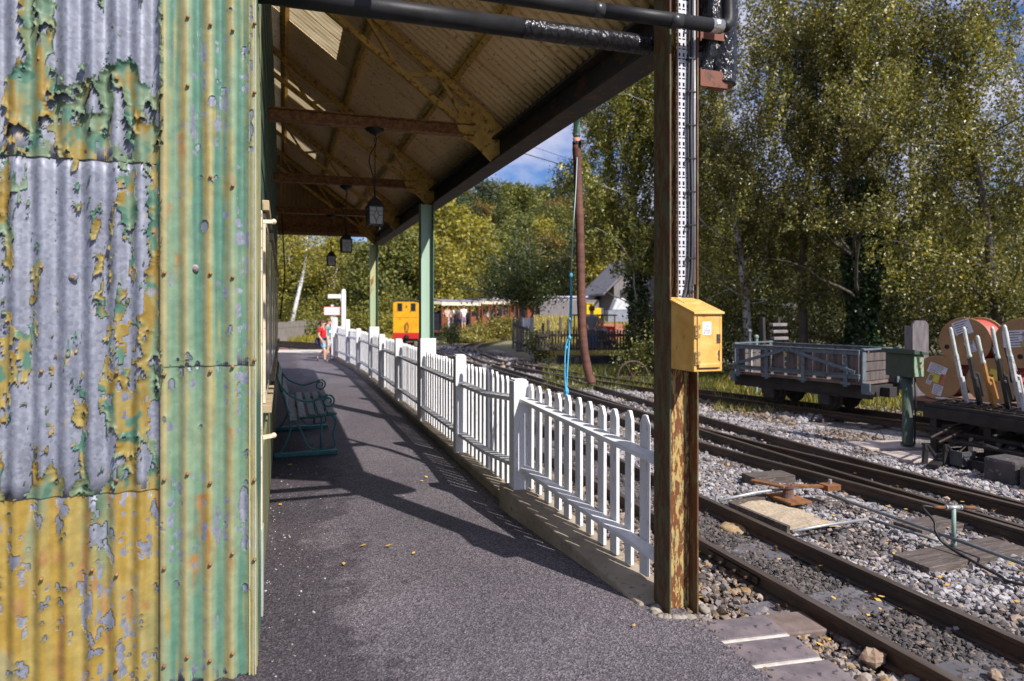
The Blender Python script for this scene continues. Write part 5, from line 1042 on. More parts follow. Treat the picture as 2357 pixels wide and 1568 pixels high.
# man at the small red engine, seen from behind
man = dict(ell=(-.165,-.05,.655), wrl=(-.15,-.14,.58), elr=(.165,-.05,.655), wrr=(.15,-.14,.58))
pm = at(1362,812,26.2); pm.z = -.2
person('man in grey vest and jeans, back turned, standing at the small red engine', pm, R(180)-TH, 1.8, (.22,.24,.27), (.07,.15,.36), (.12,.06,.03), man, shorts=False, sleeve=False, shoe=(.04,.035,.03))
# ================================================================ FAR RAILWAY THINGS: locomotive, train, yard
yel_paint = mat('loco_yellow', (.76,.40,.012), (.60,.27,.01), scale=3, rough=.38, bump=.05, lo=.3, hi=.7, c3=(.42,.19,.02), s3=9)
red_paint = mat('loco_red', (.52,.02,.02), (.45,.02,.02), scale=4, rough=.4, bump=.05)
lo = thing('yellow_locomotive', 'small yellow narrow gauge locomotive with red buffer beam, seen from behind', 'locomotive', (5.0,29.2,-.05), R(-9.5))
hw = .56
def arc(zc, r, n=10): return [(-hw-.04+2*(hw+.04)*k/n, zc+r*(1-(2*k/n-1)**2)) for k in range(n+1)]
rf = arc(1.86,.09)
obj('roof', MB().prism([(x,-.05,z) for x,z in rf]+[(x,-.05,z-.03) for x,z in reversed(rf)], (0,1.35,0)), mat('loco_roof', (.04,.045,.06), (.07,.07,.09), scale=5), lo)
# cab back with two window openings (built as strips round the openings)
bk_ = MB(); W0, W1, Z0, Z1 = .19, .375, 1.44, 1.76
bk_.box((-hw,0,.50),(hw,.02,Z0)).box((-hw,0,Z0),(-W1,.02,Z1)).box((-W0,0,Z0),(W0,.02,Z1)).box((W1,0,Z0),(hw,.02,Z1)).box((-hw,0,Z1),(hw,.02,1.83))
bk_.box((-hw,.02,.50),(-hw+.02,1.2,1.2)).box((hw-.02,.02,.50),(hw,1.2,1.2)).box((-hw,.02,1.7),(-hw+.02,1.2,1.84)).box((hw-.02,.02,1.7),(hw,1.2,1.84)).box((-hw,.02,1.2),(-hw+.02,.3,1.7)).box((hw-.02,.02,1.2),(hw,.3,1.7)).box((-hw,1.2,.5),(hw,1.22,1.84))
cabk = obj('cab', bk_, yel_paint, lo, bevel=.004)
for sx in (-1,1):
    q = obj('window', MB().box((sx*(W0+W1)/2-.105,-.012,Z0-.012),(sx*(W0+W1)/2+.105,-.002,Z0)).box((sx*(W0+W1)/2-.105,-.012,Z1),(sx*(W0+W1)/2+.105,-.002,Z1+.012)).box((sx*(W0+W1)/2-.105,-.012,Z0),(sx*(W0+W1)/2-.0935,-.002,Z1)).box((sx*(W0+W1)/2+.0935,-.012,Z0),(sx*(W0+W1)/2+.105,-.002,Z1)), mat('window_brass', (.12,.08,.03), (.16,.11,.04), scale=10), cabk)
    obj('pane', MB().box((sx*(W0+W1)/2-.093,.006,Z0),(sx*(W0+W1)/2+.093,.012,Z1)), MT['dark_glass'], q)
obj('beading', MB().box((-hw-.005,-.012,1.165),(hw+.005,-.0005,1.19)).box((-hw-.005,-.008,.50),(-hw+.012,-.0005,1.83)).box((hw-.012,-.008,.50),(hw+.005,-.0005,1.83)), mat('loco_yellow_trim', (.70,.36,.01), (.6,.3,.01), scale=4, rough=.4), lo)
obj('lamp_bracket', MB().prism([(-.03,-.03,1.60),(.03,-.03,1.60),(.012,-.03,1.66),(.0,-.03,1.72),(-.012,-.03,1.66)], (0,.028,0)), black_iron, lo)
obj('hose', MB().tube(smooth([(.0,-.03,.95),(-.06,-.04,.85),(-.04,-.05,.62),(.05,-.05,.60),(.09,-.04,.80),(.02,-.03,.95),(-.02,-.04,.72),(.08,-.05,.56)],6), .014, 6), mat('brown_hose', (.30,.13,.03), (.36,.17,.04)), lo, smooth=True)
obj('buffer_beam', MB().box((-hw-.01,-.02,.24),(hw+.01,.04,.495)), red_paint, lo, bevel=.006)
obj('coupling', MB().lathe([(.10,-.02),(.11,.05),(.09,.08),(.05,.16)], (0,-.02,.33), 18, Matrix.Rotation(R(90),4,'X')).box((-.05,-.2,.26),(.05,-.02,.34)), dark_steel, lo, smooth=False)
obj('tank', MB().box((-hw,1.22,.5),(hw,3.2,1.25)), yel_paint, lo, bevel=.02)
obj('boiler', MB().tube([(0,1.2,1.15),(0,3.5,1.15)], .36, 20), black_iron, lo, smooth=True)
obj('chimney', MB().lathe([(.10,0),(.09,.1),(.085,.45),(.11,.5)], (0,3.2,1.45), 16), black_iron, lo, smooth=True)
obj('underframe', MB().box((-.5,.05,.12),(.5,3.6,.5)), soot, lo)
obj('front_beam', MB().box((-hw,3.55,.24),(hw,3.62,.5)).box((hw-.06,3.4,.42),(hw+.12,3.75,.48)), yel_paint, lo)
for y in (.6,1.6,2.6):
    for sx in (-1,1): obj('wheel', MB().lathe([(.05,-.04),(.25,-.03),(.27,.03),(.24,.04),(.04,.05)], (sx*.3,y,.27), 20, Matrix.Rotation(R(90)*sx,4,'Y')), wheel_m, lo)
# open carriages round the curve
brown = mat('carriage_brown', (.20,.065,.03), (.26,.09,.045), scale=6, rough=.5); fas = mat('carriage_cream', (.82,.73,.58), (.76,.66,.50), scale=5, rough=.5); rgrey = mat('carriage_roof_grey', (.17,.16,.22), (.22,.21,.28), scale=3, rough=.6); rwhite = mat('carriage_roof_white', (.62,.64,.72), (.7,.72,.78), scale=3, rough=.5)
def carriage(a, b, roofz, floorz, lb, rm):
    a, b = Vector(a), Vector(b); ln = (b-a).length-.25; c = (a+b)/2; rz = math.atan2(b.y-a.y, b.x-a.x)
    t_ = thing('open_carriage', lb, 'carriage', (c.x,c.y,floorz), rz, 'open sided carriages of the waiting train'); H = roofz-floorz; h_ = ln/2; w = .62
    pr_ = [(-w-.06+2*(w+.06)*k/8, H-.12+.12*(1-(2*k/8-1)**2)) for k in range(9)]
    obj('roof', MB().prism([(-h_-.12,y,z) for y,z in pr_]+[(-h_-.12,y,z-.025) for y,z in reversed(pr_)], (ln+.24,0,0)), rm, t_)
    obj('fascia', MB().box((-h_-.1,-w-.05,H-.33),(h_+.1,-w-.02,H-.125)).box((-h_-.1,w+.02,H-.27),(h_+.1,w+.05,H-.125)).box((-h_-.11,-w,H-.27),(-h_-.09,w,H-.11)).box((h_+.09,-w,H-.27),(h_+.11,w,H-.11)), fas, t_)
    n = 4
    for i in range(n+1):
        x = -h_+ln*i/n
        for sy in (-1,1): obj('post', MB().box((x-.03,sy*w-.03,0),(x+.03,sy*w+.03,H-.27)), brown, t_)
    for i in (0,2):
        x = -h_+ln*i/n
        obj('seat', MB().box((x+.04,-w+.05,.38),(x+.4,w-.05,.42)).box((x+.04,-w+.05,0),(x+.07,w-.05,.85)), mat('seat_navy', (.02,.022,.04), (.03,.03,.05)), t_)
    for i in (0,3): obj('side_panel', MB().box((-h_+ln*i/n,-w-.01,0),(-h_+ln*(i+1)/n-.45,-w+.01,.68)), brown, t_)
    obj('hand_rail', MB().box((-h_,w-.012,.62),(h_,w+.012,.68)), brown, t_)
    obj('floor', MB().box((-h_-.05,-w,-.10),(h_+.05,w,0)), brown, t_)
    for x in (-h_+.2,h_-1.0): obj('bogie', MB().box((x,-.4,-.32),(x+.8,.4,-.1)), soot, t_)
    return t_, c, rz
G = lambda x, Y: gnd(x, Y, 0)
c1 = carriage(G(990,34.6), G(1083,38.8), 1.98, .38, 'front open carriage with most passengers, behind the locomotive', rgrey)
c2 = carriage(G(1085,39.1), G(1151,43.9), 2.08, .42, 'grey roofed carriage coupled behind the front carriage', rgrey)
c3 = carriage(G(1152.5,44.2), G(1192,49.2), 2.26, .55, 'white roofed carriage next behind the two grey roofed ones', rwhite)
c4 = carriage(G(1195,49.6), G(1262,53.5), 2.42, .68, 'white roofed carriage farthest back, behind the dark round tree', rwhite)
def rider(px, Y, z, h, label, shirt, legs, hair, rz=0, sh=True):
    q = at(px, 700, Y); person(label, (q.x,q.y,z), rz-TH, h, shirt, legs, hair, dict(ell=(-.14,-.05,.65), wrl=(-.08,-.12,.60)), shorts=sh, group='passengers in the open train')
rider(1013,35.1,.38,1.25,'passenger in black holding the first carriage post',(.03,.03,.05),(.04,.04,.06),(.05,.03,.02), R(150), False)
rider(1029,35.2,.38,1.28,'passenger in pale peach top and white trousers in the first carriage',(.72,.52,.38),(.75,.72,.72),(.30,.17,.08), R(180), False)
rider(1038.5,35.9,.38,1.25,'passenger in white shirt and navy trousers beside the peach top',(.78,.78,.82),(.07,.10,.2),(.10,.06,.04), R(170), False)
rider(1056,36.2,.38,1.2,'passenger in grey top and blue shorts in the middle of the first carriage',(.35,.34,.42),(.07,.18,.38),(.12,.07,.04), R(140))
rider(1067,36.0,.38,1.3,'passenger in white vest and lilac shorts stepping down from the first carriage',(.80,.80,.82),(.30,.26,.40),(.25,.13,.07), R(200))
rider(1001,35.0,.38,1.15,'passenger at the front carriage end in dark clothes with a baby',(.05,.05,.07),(.04,.04,.05),(.20,.12,.07), R(180), False)
rider(1108,40.6,.42,1.25,'passenger in navy standing in the second carriage',(.04,.05,.12),(.25,.24,.3),(.05,.035,.03), R(180))
rider(1121,41.2,.42,1.2,'passenger in pale grey leaning out of the second carriage',(.5,.47,.5),(.08,.08,.12),(.28,.14,.07), R(150))
rider(1139,42.6,.42,1.25,'passenger in lilac shirt at the back of the second carriage',(.36,.36,.58),(.10,.10,.16),(.10,.06,.04), R(190), False)
rider(1158,44.9,.55,1.3,'passenger in white shirt and pink cap at the white roofed carriage',(.78,.80,.86),(.3,.3,.35),(.60,.20,.22), R(180), False)
rider(1180,47.2,.55,1.15,'passenger in an orange top in the white roofed carriage',(.62,.16,.06),(.2,.15,.2),(.2,.1,.05), R(180))
rider(1216,50.9,.68,1.15,'passenger in red behind the dark round tree',(.6,.04,.05),(.2,.15,.2),(.2,.1,.05), R(180))
# signs at the platform end
sp = thing('finger_post', 'white wooden finger post with one short arm by the fence end', 'signpost', (1.72,21.2,0))
obj('post', MB().box((-.065,-.065,-.1),(.065,.065,2.03)).box((-.05,-.05,2.03),(.05,.05,2.08)), white, sp, bevel=.01)
obj('arm', MB().box((-.46,-.03,1.80),(-.06,.03,1.92)).prism([(-.065,-.03,1.80),(-.065,-.03,1.55),(-.10,-.03,1.80)], (0,.06,0)), white, sp, bevel=.008)
sg = thing('notice_sign', 'white notice board with red border on a white post beside the children', 'sign', (1.50,23.0,0), -TH)
obj('post', MB().box((-.04,.015,-.1),(.04,.075,1.62)), white, sg)
bdm = mat('sign_red', (.55,.04,.03), bump=0, rough=.5); brd = obj('board', MB().box((-.27,-.015,1.27),(.27,.014,1.555)), bdm, sg)
obj('panel', MB().box((-.25,-.019,1.29),(.25,-.0155,1.535)), mat('sign_panel', (.78,.78,.80), bump=0, rough=.5), brd)
for i, s in enumerate(('NO', 'ENTRY')): text(s, .085, Matrix.Translation((0,-.0195,1.435-.105*i)) @ Matrix.Rotation(R(90),4,'X'), mat('sign_grey_ink', (.42,.44,.48), bump=0), brd, world=False)
gf = thing('grey_paling_fence', 'old grey paling fence beyond the brown rails at the platform end', 'fence', (0,33,-.2)); 
a_, b2 = Vector((-.9,32.6,-.22)), Vector((2.7,43.6,-.22)); n_ = 58; dv = (b2-a_)/n_
pal = MB()
for i in range(n_): 
    p0 = a_+dv*i; hh = 1.02+.06*random.random(); pal.bar(p0, p0+Vector((0,0,hh)), .17, .03, up=(dv.y,-dv.x,0))
obj('palings', pal, old_wood, gf, world=True); obj('rail', MB().bar(a_+Vector((0,0,.8)), b2+Vector((0,0,.8)), .05, .08), old_wood, gf, world=True)
# dark yard fence across the siding, gate of grey boards, white post with a box
yf = thing('yard_fence', 'dark weathered picket fence on black timbers beyond the tracks', 'fence', gnd(1240,20.3))
a_, b2 = at(1236,808,20.0), at(1512,806,21.2); n_ = 41; dv = (b2-a_)/n_; dk = mat('dark_fence_wood', (.05,.042,.036), (.12,.10,.085), scale=5, rough=.9)
for i in range(n_):
    p0 = a_+dv*i; hh = .58+.05*random.random(); obj('picket', MB().bar(p0, p0+Vector((0,0,hh)), .02, .046, up=(dv.x,dv.y,0)), dk, yf, world=True)
obj('rail', MB().bar(a_+Vector((0,-.03,.46)), b2+Vector((0,-.03,.46)), .05, .08), dk, yf, world=True); obj('rail', MB().bar(a_+Vector((0,-.03,.06)), b2+Vector((0,-.03,.06)), .05, .07), dk, yf, world=True)
obj('base_timber', MB().bar(a_+Vector((.6,-.2,-.26)), b2+Vector((-1.2,-.2,-.26)), .3, .26), soot, yf, world=True)
gt = thing('board_gate', 'grey vertical board gate leaning by the white topped post', 'gate', gnd(1200,23.2,-.22))
a_, b2 = at(1181,800,23.6), at(1219,812,23.0); bo = MB(); n_ = 6
for i in range(n_): p0 = a_.lerp(b2, i/(n_-1)); bo.bar(p0+Vector((0,0,-.05)), p0+Vector((.02,0,1.0-.02*i)), .095, .025, up=((b2-a_).y,-(b2-a_).x,0))
obj('boards', bo, mat('gate_grey', (.10,.085,.075), (.18,.155,.14), scale=5), gt, world=True); obj('brace', MB().bar(a_+Vector((0,-.04,.8)), b2+Vector((0,-.04,.75)), .04, .08).bar(a_+Vector((0,-.04,.2)), b2+Vector((0,-.04,.2)), .04, .08), dk, gt, world=True)
wp = thing('peeling_post', 'thin peeling white post carrying a small white box by the board gate', 'post', gnd(1224,22.6,-.22))
obj('post', MB().box((-.05,-.05,0),(.05,.05,1.42)), rusty('peeling_white', (.45,.43,.40), (.16,.13,.10), .45, 5), wp); obj('box', MB().box((-.30,-.06,1.12),(-.06,.06,1.40)), mat('box_white', (.62,.64,.68), (.7,.7,.74)), wp, bevel=.01)
iw = thing('iron_wheel', 'rusty spoked iron wheel lying in the grass below the yard fence', 'wheel', at(1457,868,15.6), R(-10))
w_ = MB()
for rr in (.36,):
    w_.tube([(rr*math.cos(t),0,rr*math.sin(t)) for t in np.linspace(0,2*PI,33)], .022, 8)
for k in range(6): w_.tube([(0,0,0),(.35*math.cos(k*PI/3),0,.35*math.sin(k*PI/3))], .014, 6)
w_.tube([(0,-.05,0),(0,.05,0)], .05, 12); obj('rim_and_spokes', w_, mat('wheel_rust', (.06,.04,.032), (.11,.07,.05), scale=10), iw)
# small red engine with canopy
re = thing('red_engine', 'small red petrol engine with grey radiator under a flat canopy, beside the man', 'engine', gnd(1396,27,-.2), -TH+R(12))
obj('bonnet', MB().box((-.2,0,.45),(.32,1.2,.98)), mat('engine_red', (.62,.025,.02), (.5,.02,.02), scale=4, rough=.4), re, bevel=.02)
obj('radiator', MB().box((-.52,-.05,.40),(.02,.0,.92)).box((-.46,-.07,.46),(-.04,-.05,.84)), mat('radiator_grey', (.30,.32,.36), (.2,.21,.24), scale=10), re, bevel=.02)
obj('radiator_core', MB().box((-.45,-.075,.47),(-.05,-.071,.83)), mat('core_dark', (.05,.06,.075), (.08,.09,.11), scale=20), re)
obj('headlamp', MB().lathe([(.06,0),(.07,.03),(.03,.05)], (.18,-.0,.78), 14, Matrix.Rotation(R(90),4,'X')).box((.10,-.02,.46),(.25,-.005,.6)), mat('lamp_grey', (.4,.38,.36), (.5,.47,.44)), re)
obj('exhaust', MB().tube([(-.10,.2,.95),(-.10,.2,1.72)], .045, 10), mat('exhaust_grey', (.42,.44,.50), (.5,.52,.58), rough=.35), re, smooth=True)
obj('canopy', MB().box((-.95,.0,1.40),(.45,1.8,1.45)), soot, re)
for x, y in ((-.8,.1),(-.8,1.7),(.38,.1),(.38,1.7)): obj('canopy_post', MB().box((x-.02,y-.02,.4),(x+.02,y+.02,1.40)), mat('post_red', (.50,.06,.03), (.42,.05,.03)), re)
obj('chassis', MB().box((-.6,0,.12),(.45,1.9,.42)), soot, re)
ye = thing('yellow_shunter', 'yellow shunting engine with cab and low bonnet by the grey boards', 'engine', gnd(1366,35,.55), -TH)
ye.scale = (.62,.8,.52); yb2 = mat('shunter_yellow', (.82,.60,.01), (.75,.52,.01), scale=4, rough=.4)
obj('cab', MB().box((-.55,0,1.0),(-.30,1.1,2.3)).box((-.12,0,1.0),(.0,1.1,2.3)).box((-.30,.0,1.0),(-.12,1.1,1.35)).box((-.30,.05,2.1),(-.12,1.1,2.3)).box((-.6,-.05,2.3),(.06,1.2,2.36)), yb2, ye); obj('bonnet', MB().box((0,0,1.2),(.72,1.1,1.85)).box((.45,-.02,.85),(.72,1.1,1.2)), yb2, ye, bevel=.03)
obj('chassis', MB().box((-.8,0,.3),(.9,1.1,.98)), soot, ye)
# barn, red tiled house, boards, pale building
bm2 = mat('barn_boards', (.17,.155,.165), (.27,.25,.26), scale=3, stretch=(6,6,.5), rough=.9)
ba = thing('timber_barn', 'grey timber barn with patched grey roof among the trees', 'barn', gnd(1462,44,.6), -TH+R(8))
obj('wall', MB().prism([(-1.4,0,0),(2.2,0,0),(2.2,0,2.3),(.3,0,4.1),(-1.4,0,2.4)], (0,6,0)), bm2, ba); obj('roof', MB().prism([(.3,-.3,4.15),(.3,-.3,4.28),(-2.2,-.3,1.85),(-2.2,-.3,1.72)], (0,6.6,0)).prism([(.3,-.3,4.15),(.3,-.3,4.28),(3.0,-.3,1.75),(3.0,-.3,1.62)], (0,6.6,0)), mat('barn_roof', (.22,.21,.235), (.15,.145,.16), scale=2), ba)
obj('door', MB().box((-1.0,-.03,0),(-.25,-.002,2.1)), soot, ba)
rh = thing('red_roofed_house', 'pale house with orange tiled roof half hidden behind the ivy birch', 'house', gnd(1530,50,-.1), -TH)
obj('wall', MB().prism([(-2,0,0),(4,0,0),(4,0,3.4),(-2,0,3.4)], (0,4,0)), mat('pale_pink_wall', (.52,.42,.38), (.6,.5,.46)), rh); obj('roof', MB().prism([(-2.3,-.3,3.3),(-2.3,2,5.0),(-2.3,4.3,3.3)], (6.6,0,0)), mat('orange_tiles', (.52,.15,.06), (.42,.12,.05), scale=8), rh)
o = obj('pale_wall', MB().box((-4.5,0,0),(4.5,.3,5.4)), mat('chalk_wall', (.58,.50,.46), (.46,.40,.36), scale=1.2)); o.location = gnd(1380,66,.5); o.rotation_euler = (0,0,-TH); tag(o, 'long pale pinkish wall glimpsed through the leaves high behind the barn', 'wall')
tf = thing('tall_board_fence', 'tall grey board fence left of the barn with a white roof behind', 'fence', gnd(1300,44,.7), -TH)
obj('boards', MB().box((-1.6,0,0),(2.2,.06,1.35)), bm2, tf)
o = obj('white_container', MB().box((-1.6,0,0),(1.6,2,1.75)).box((-1.7,-.1,1.75),(1.7,2.1,1.85)), mat('container_white', (.66,.66,.74), (.6,.6,.68))); o.location = gnd(1315,47,.5); o.rotation_euler = (0,0,-TH); tag(o, 'white flat roofed hut peeping over the tall grey board fence', 'hut')
pk = thing('picnic_table', 'blue grey slatted table in the yard right of the red engine', 'table', gnd(1438,29,-.2), -TH)
obj('top', MB().box((-.5,-.35,.70),(.5,.35,.74)), mat('table_grey', (.28,.32,.40), (.36,.4,.48)), pk); 
for x in (-.42,.42): obj('leg', MB().bar((x,-.3,0),(x,-.1,.7),.04,.06).bar((x,.3,0),(x,.1,.7),.04,.06), dk, pk)
vn_ = thing('covered_wagon', 'small white covered cart in the yard above the slatted table', 'cart', gnd(1430,36,.2), -TH)
obj('cover', MB().prism([(-.5,0,1.2),(.5,0,1.2),(.45,0,1.55),(.1,0,1.85),(-.25,0,1.80)], (0,1.2,0)), mat('cover_white', (.62,.64,.68), (.7,.72,.75)), vn_, bevel=.06); obj('bed', MB().box((-.7,-.1,.6),(1.1,1.3,1.2)), mat('bed_blue_grey', (.22,.25,.32), (.3,.33,.4)), vn_)
tag(obj('brick_stack', MB().box((-.55,-.3,0),(.55,.3,.95)), mat('orange_brick', (.50,.20,.11), (.40,.16,.09), scale=14)), 'stack of orange bricks behind the red engine', 'bricks'); q = bpy.data.objects['brick_stack']; q.location = gnd(1408,33,-.2); q.rotation_euler = (0,0,-TH)
for i, (px, Y, h_) in enumerate(((1290,34,1.1),(1308,35,1.0),(1262,33,1.0),(1250,30,.9))):
    o = obj('yard_post', MB().box((-.05,-.05,0),(.05,.05,h_)), dk); o.location = gnd(px,Y,-.05); tag(o, ['short dark post on the yellow grass, right pair','short dark post on the yellow grass, far right','short dark post on the yellow grass, second from left','short dark post on the yellow grass, leftmost'][i], 'post', 'posts on the yellow grass')
for dz, r_, lb in ((0,.018,'thick overhead wire crossing the patch of sky'),(.55,.010,'thin overhead wire above the thick one')):
    a_, b2 = at(1060,305,30)+Vector((0,0,dz)), at(1335,392,30)+Vector((0,0,dz*.6)); o = obj('overhead_wire', MB().tube([a_, a_.lerp(b2,.5)+Vector((0,0,-.05)), b2, b2+(b2-a_)*1.2], r_, 6), black_iron, org=tuple(a_)); tag(o, lb, 'wire')
# ================================================================ TREES AND PLANTS
leaf_m = leafmat('leaves', .32, .36); far_leaf = leafmat('far_leaves', .30, .6); ivy_m = leafmat('ivy_leaves', .12, .35)
def barkmat(name, c1, c2, marks=None):
    return mat(name, c1, c2, scale=3, stretch=(3,3,.8), rough=.9, bump=.6, bscale=20, c3=marks, s3=5)
birch_bark = barkmat('birch_bark', (.42,.40,.38), (.62,.60,.57), (.06,.05,.045)); dark_bark = barkmat('dark_bark', (.05,.042,.035), (.11,.095,.08))
def leafcloud(name, cen, size, parent, m, palette, seed, pr=None, flat=.5, ratio=.62, clump=None, hang=0):
    r = np.random.default_rng(seed); n = len(cen)
    sz = size*r.uniform(.65,1.3,n)[:,None]
    nr = r.normal(size=(n,3)); nr[:,2] = nr[:,2]*(1-flat)+flat*np.sign(nr[:,2]+.3); nr /= np.linalg.norm(nr,axis=1)[:,None]
    u = r.normal(size=(n,3)); u[:,2] -= hang; u -= nr*(u*nr).sum(1)[:,None]; u /= np.linalg.norm(u,axis=1)[:,None]; w = np.cross(nr, u)
    V = np.stack((cen-u*sz*.5, cen-w*sz*.5*ratio+u*sz*.05, cen+u*sz*.5, cen+w*sz*.5*ratio+u*sz*.05), 1)
    V += (nr*sz*.10)[:,None]*np.array((1,0,1,0))[None,:,None]
    pal = np.array(palette); k = r.choice(len(pal), n, p=pr); col = pal[k]*r.uniform(.75,1.25,(n,1))
    if clump is not None: col = col*clump[:,None]
    F = np.arange(n*4).reshape(n,4)
    o = npmesh(name, V.reshape(-1,3), F, m, parent, fcol=col)
    return o
def limb(mb, p, d, ln, r0, r1, seed, bend=.18, n=6):
    rr = random.Random(seed); pts = [Vector(p)]; d = Vector(d).normalized()
    for i in range(n):
        d = (d+Vector((rr.gauss(0,bend),rr.gauss(0,bend),rr.gauss(0,bend*.6)))*.6).normalized(); pts.append(pts[-1]+d*ln/n)
    mb.tube(pts, [r0+(r1-r0)*i/n for i in range(n+1)], 7); return pts
OLV = [(.095,.105,.022),(.155,.158,.034),(.235,.220,.055),(.34,.285,.070),(.060,.066,.016),(.50,.46,.27)]
BRT = [(.11,.135,.026),(.17,.19,.04),(.26,.255,.06),(.40,.34,.07),(.07,.085,.02),(.46,.42,.2)]
def birch(name, label, loc, h, top, nl, seed, rx, zc0, leaf=.070, per=26, lean=(0,0), r0=.14, pal=OLV, pr=(.24,.28,.2,.09,.13,.06), bark=None, cx=(0,0), strand=(.35,1.0), group=None, az=None):
    "drooping birch: trunk, limbs rising then hanging strands of small leaves"
    t_ = thing(name, label, 'tree', loc, 0, group); mb = MB(); rr = random.Random(seed); r = np.random.default_rng(seed)
    tp = limb(mb, (0,0,-.1), (lean[0],lean[1],1), h*.92, r0, .02, seed, .06, 10); cen = []; cl = []
    for i in range(nl):
        u = .22+.75*(i+rr.random())/nl; base = tp[min(10,int(u*10))]; a = rr.random()*2*PI if az is None else rr.uniform(*az)
        ln = rx*(.55+.6*rr.random())*math.sin(min(1,max(.25,1.12-u*.62))*PI/2)
        lp_ = limb(mb, base, (math.cos(a)+cx[0], math.sin(a)+cx[1], .55+.5*u), ln, r0*.22*(1.1-u*.6), .004, seed*100+i, .30, 6)
        lt = rr.choice((.5,.75,1.0,1.0,1.3))
        for p in lp_[1:]:
            for _ in range(4):
                q = p+Vector((rr.gauss(0,.34),rr.gauss(0,.34),rr.gauss(.08,.26)))
                if rr.random() < .12: mb.tube([p, p.lerp(q,.6)+Vector((0,0,.06)), q], .0045, 4, cap=False)
                L_ = rr.uniform(*strand); m_ = int(per*2.7*L_/.7)+4; s = r.random(m_)
                dr = np.array((rr.gauss(0,.25),rr.gauss(0,.25),-1.0)); c = np.array(q)+s[:,None]*L_*dr+r.normal(0,.075,(m_,3)); cen.append(c); cl.append(np.full(m_, lt*rr.uniform(.78,1.22)))
    cen = np.concatenate(cen); cl = np.concatenate(cl); k = cen[:,2] > zc0; cen, cl = cen[k], cl[k]
    obj('trunk', mb, bark or birch_bark, t_, smooth=True)
    leafcloud('crown', cen, leaf, t_, leaf_m, pal, seed, pr, flat=.15, hang=.9, clump=cl); return t_
def bush(name, label, loc, rx, ry, h, n, seed, leaf=.07, pal=OLV, pr=None, group=None, cat='bush', nclump=40, m=None, z0=.02, stem=True):
    t_ = thing(name, label, cat, loc, 0, group); r = np.random.default_rng(seed)
    cc = np.stack((r.normal(0,rx*.42,nclump), r.normal(0,ry*.42,nclump), r.uniform(.12,.95,nclump)**.8*h),1); cc[:,2] *= np.exp(-.35*((cc[:,0]/rx)**2+(cc[:,1]/ry)**2)); k = r.integers(0,nclump,n); tone = r.uniform(.65,1.3,nclump)
    c = cc[k]+r.normal(0,1,(n,3))*np.array((rx,ry,h))*.15; c[:,2] = np.abs(c[:,2])+z0
    leafcloud('foliage', c, leaf, t_, m or leaf_m, pal, seed, pr, flat=.3, clump=tone[k])
    if stem:
        mb = MB()
        for i in range(7): mb.tube([(0,0,-.1), tuple(cc[i]*.5), tuple(cc[i])], [.03,.018,.006], 5)
        obj('stem', mb, dark_bark, t_)
    return t_
def W_(x, Y, z=-.2): return gnd(x, Y, z)
# the big birches that fill the right of the view
birch('birch_tree', 'tall drooping birch with dark ivy clad trunk behind the cable drums', W_(1985,15.5), 10.5, 0, 32, 11, 3.3, 3.3, per=34, r0=.22, bark=dark_bark)
tr_ = bpy.data.objects['birch_tree']; r = np.random.default_rng(5); n = 9000; zz = r.uniform(0,4.6,n); a = r.uniform(0,2*PI,n); rad = .26+.14*r.random(n)*(1+.5*np.sin(zz*3))
leafcloud('ivy', np.c_[rad*np.cos(a), rad*np.sin(a), zz], .085, tr_, ivy_m, [(.012,.035,.012),(.02,.055,.018),(.035,.075,.025),(.01,.02,.008)], 4, flat=.05, ratio=.9, hang=.5)
birch('birch_tree', 'birch with pale trunk just right of the rusty column, leaning limbs below', W_(1725,18.5), 11, 0, 24, 12, 3.0, 1.6, per=26, r0=.13, lean=(.02,.0))
birch('birch_tree', 'birch at the right edge of the photo with crown overhanging the cable drums', W_(2310,14.0), 9.5, 0, 26, 13, 3.2, 1.5, per=30, r0=.13, bark=dark_bark)
birch('birch_tree', 'dense dark birch between the column and the ivy trunk, behind the wagon', W_(1850,17.0), 10, 0, 26, 14, 3.1, 1.7, per=30, r0=.12, bark=dark_bark)
birch('birch_tree', 'birch with a white trunk behind the hose, its left side open to the sky', W_(1468,20.5), 9.6, 0, 34, 15, 3.1, 2.7, per=30, r0=.13, leaf=.088, pal=BRT)
birch('birch_tree', 'slender birch behind the rusty column', W_(1590,23), 9.5, 0, 26, 16, 3.0, 2.9, per=30, r0=.10, leaf=.09, pal=BRT)
birch('birch_tree', 'pale far birch seen between the two nearest birches', W_(2120,21), 12, 0, 24, 17, 3.6, 2, per=26, r0=.13, leaf=.065)
birch('birch_tree', 'dark birch farthest back beyond the right edge birch', W_(2400,18), 10.5, 0, 24, 18, 3.4, 2, per=26, r0=.13, leaf=.06)
o = bpy.data.objects['birch_tree.004']; n = 2600; zz = r.uniform(0,2.9,n); a = r.uniform(0,2*PI,n); rad = (.12+.26*r.random(n))*(.55+.9*fbm(zz*1.7, a*1.1, 2, 3))
leafcloud('ivy', np.c_[rad*np.cos(a), rad*np.sin(a), zz], .10, o, ivy_m, [(.02,.05,.012),(.04,.085,.02),(.07,.12,.03),(.01,.025,.008)], 6, flat=.1, ratio=.9)
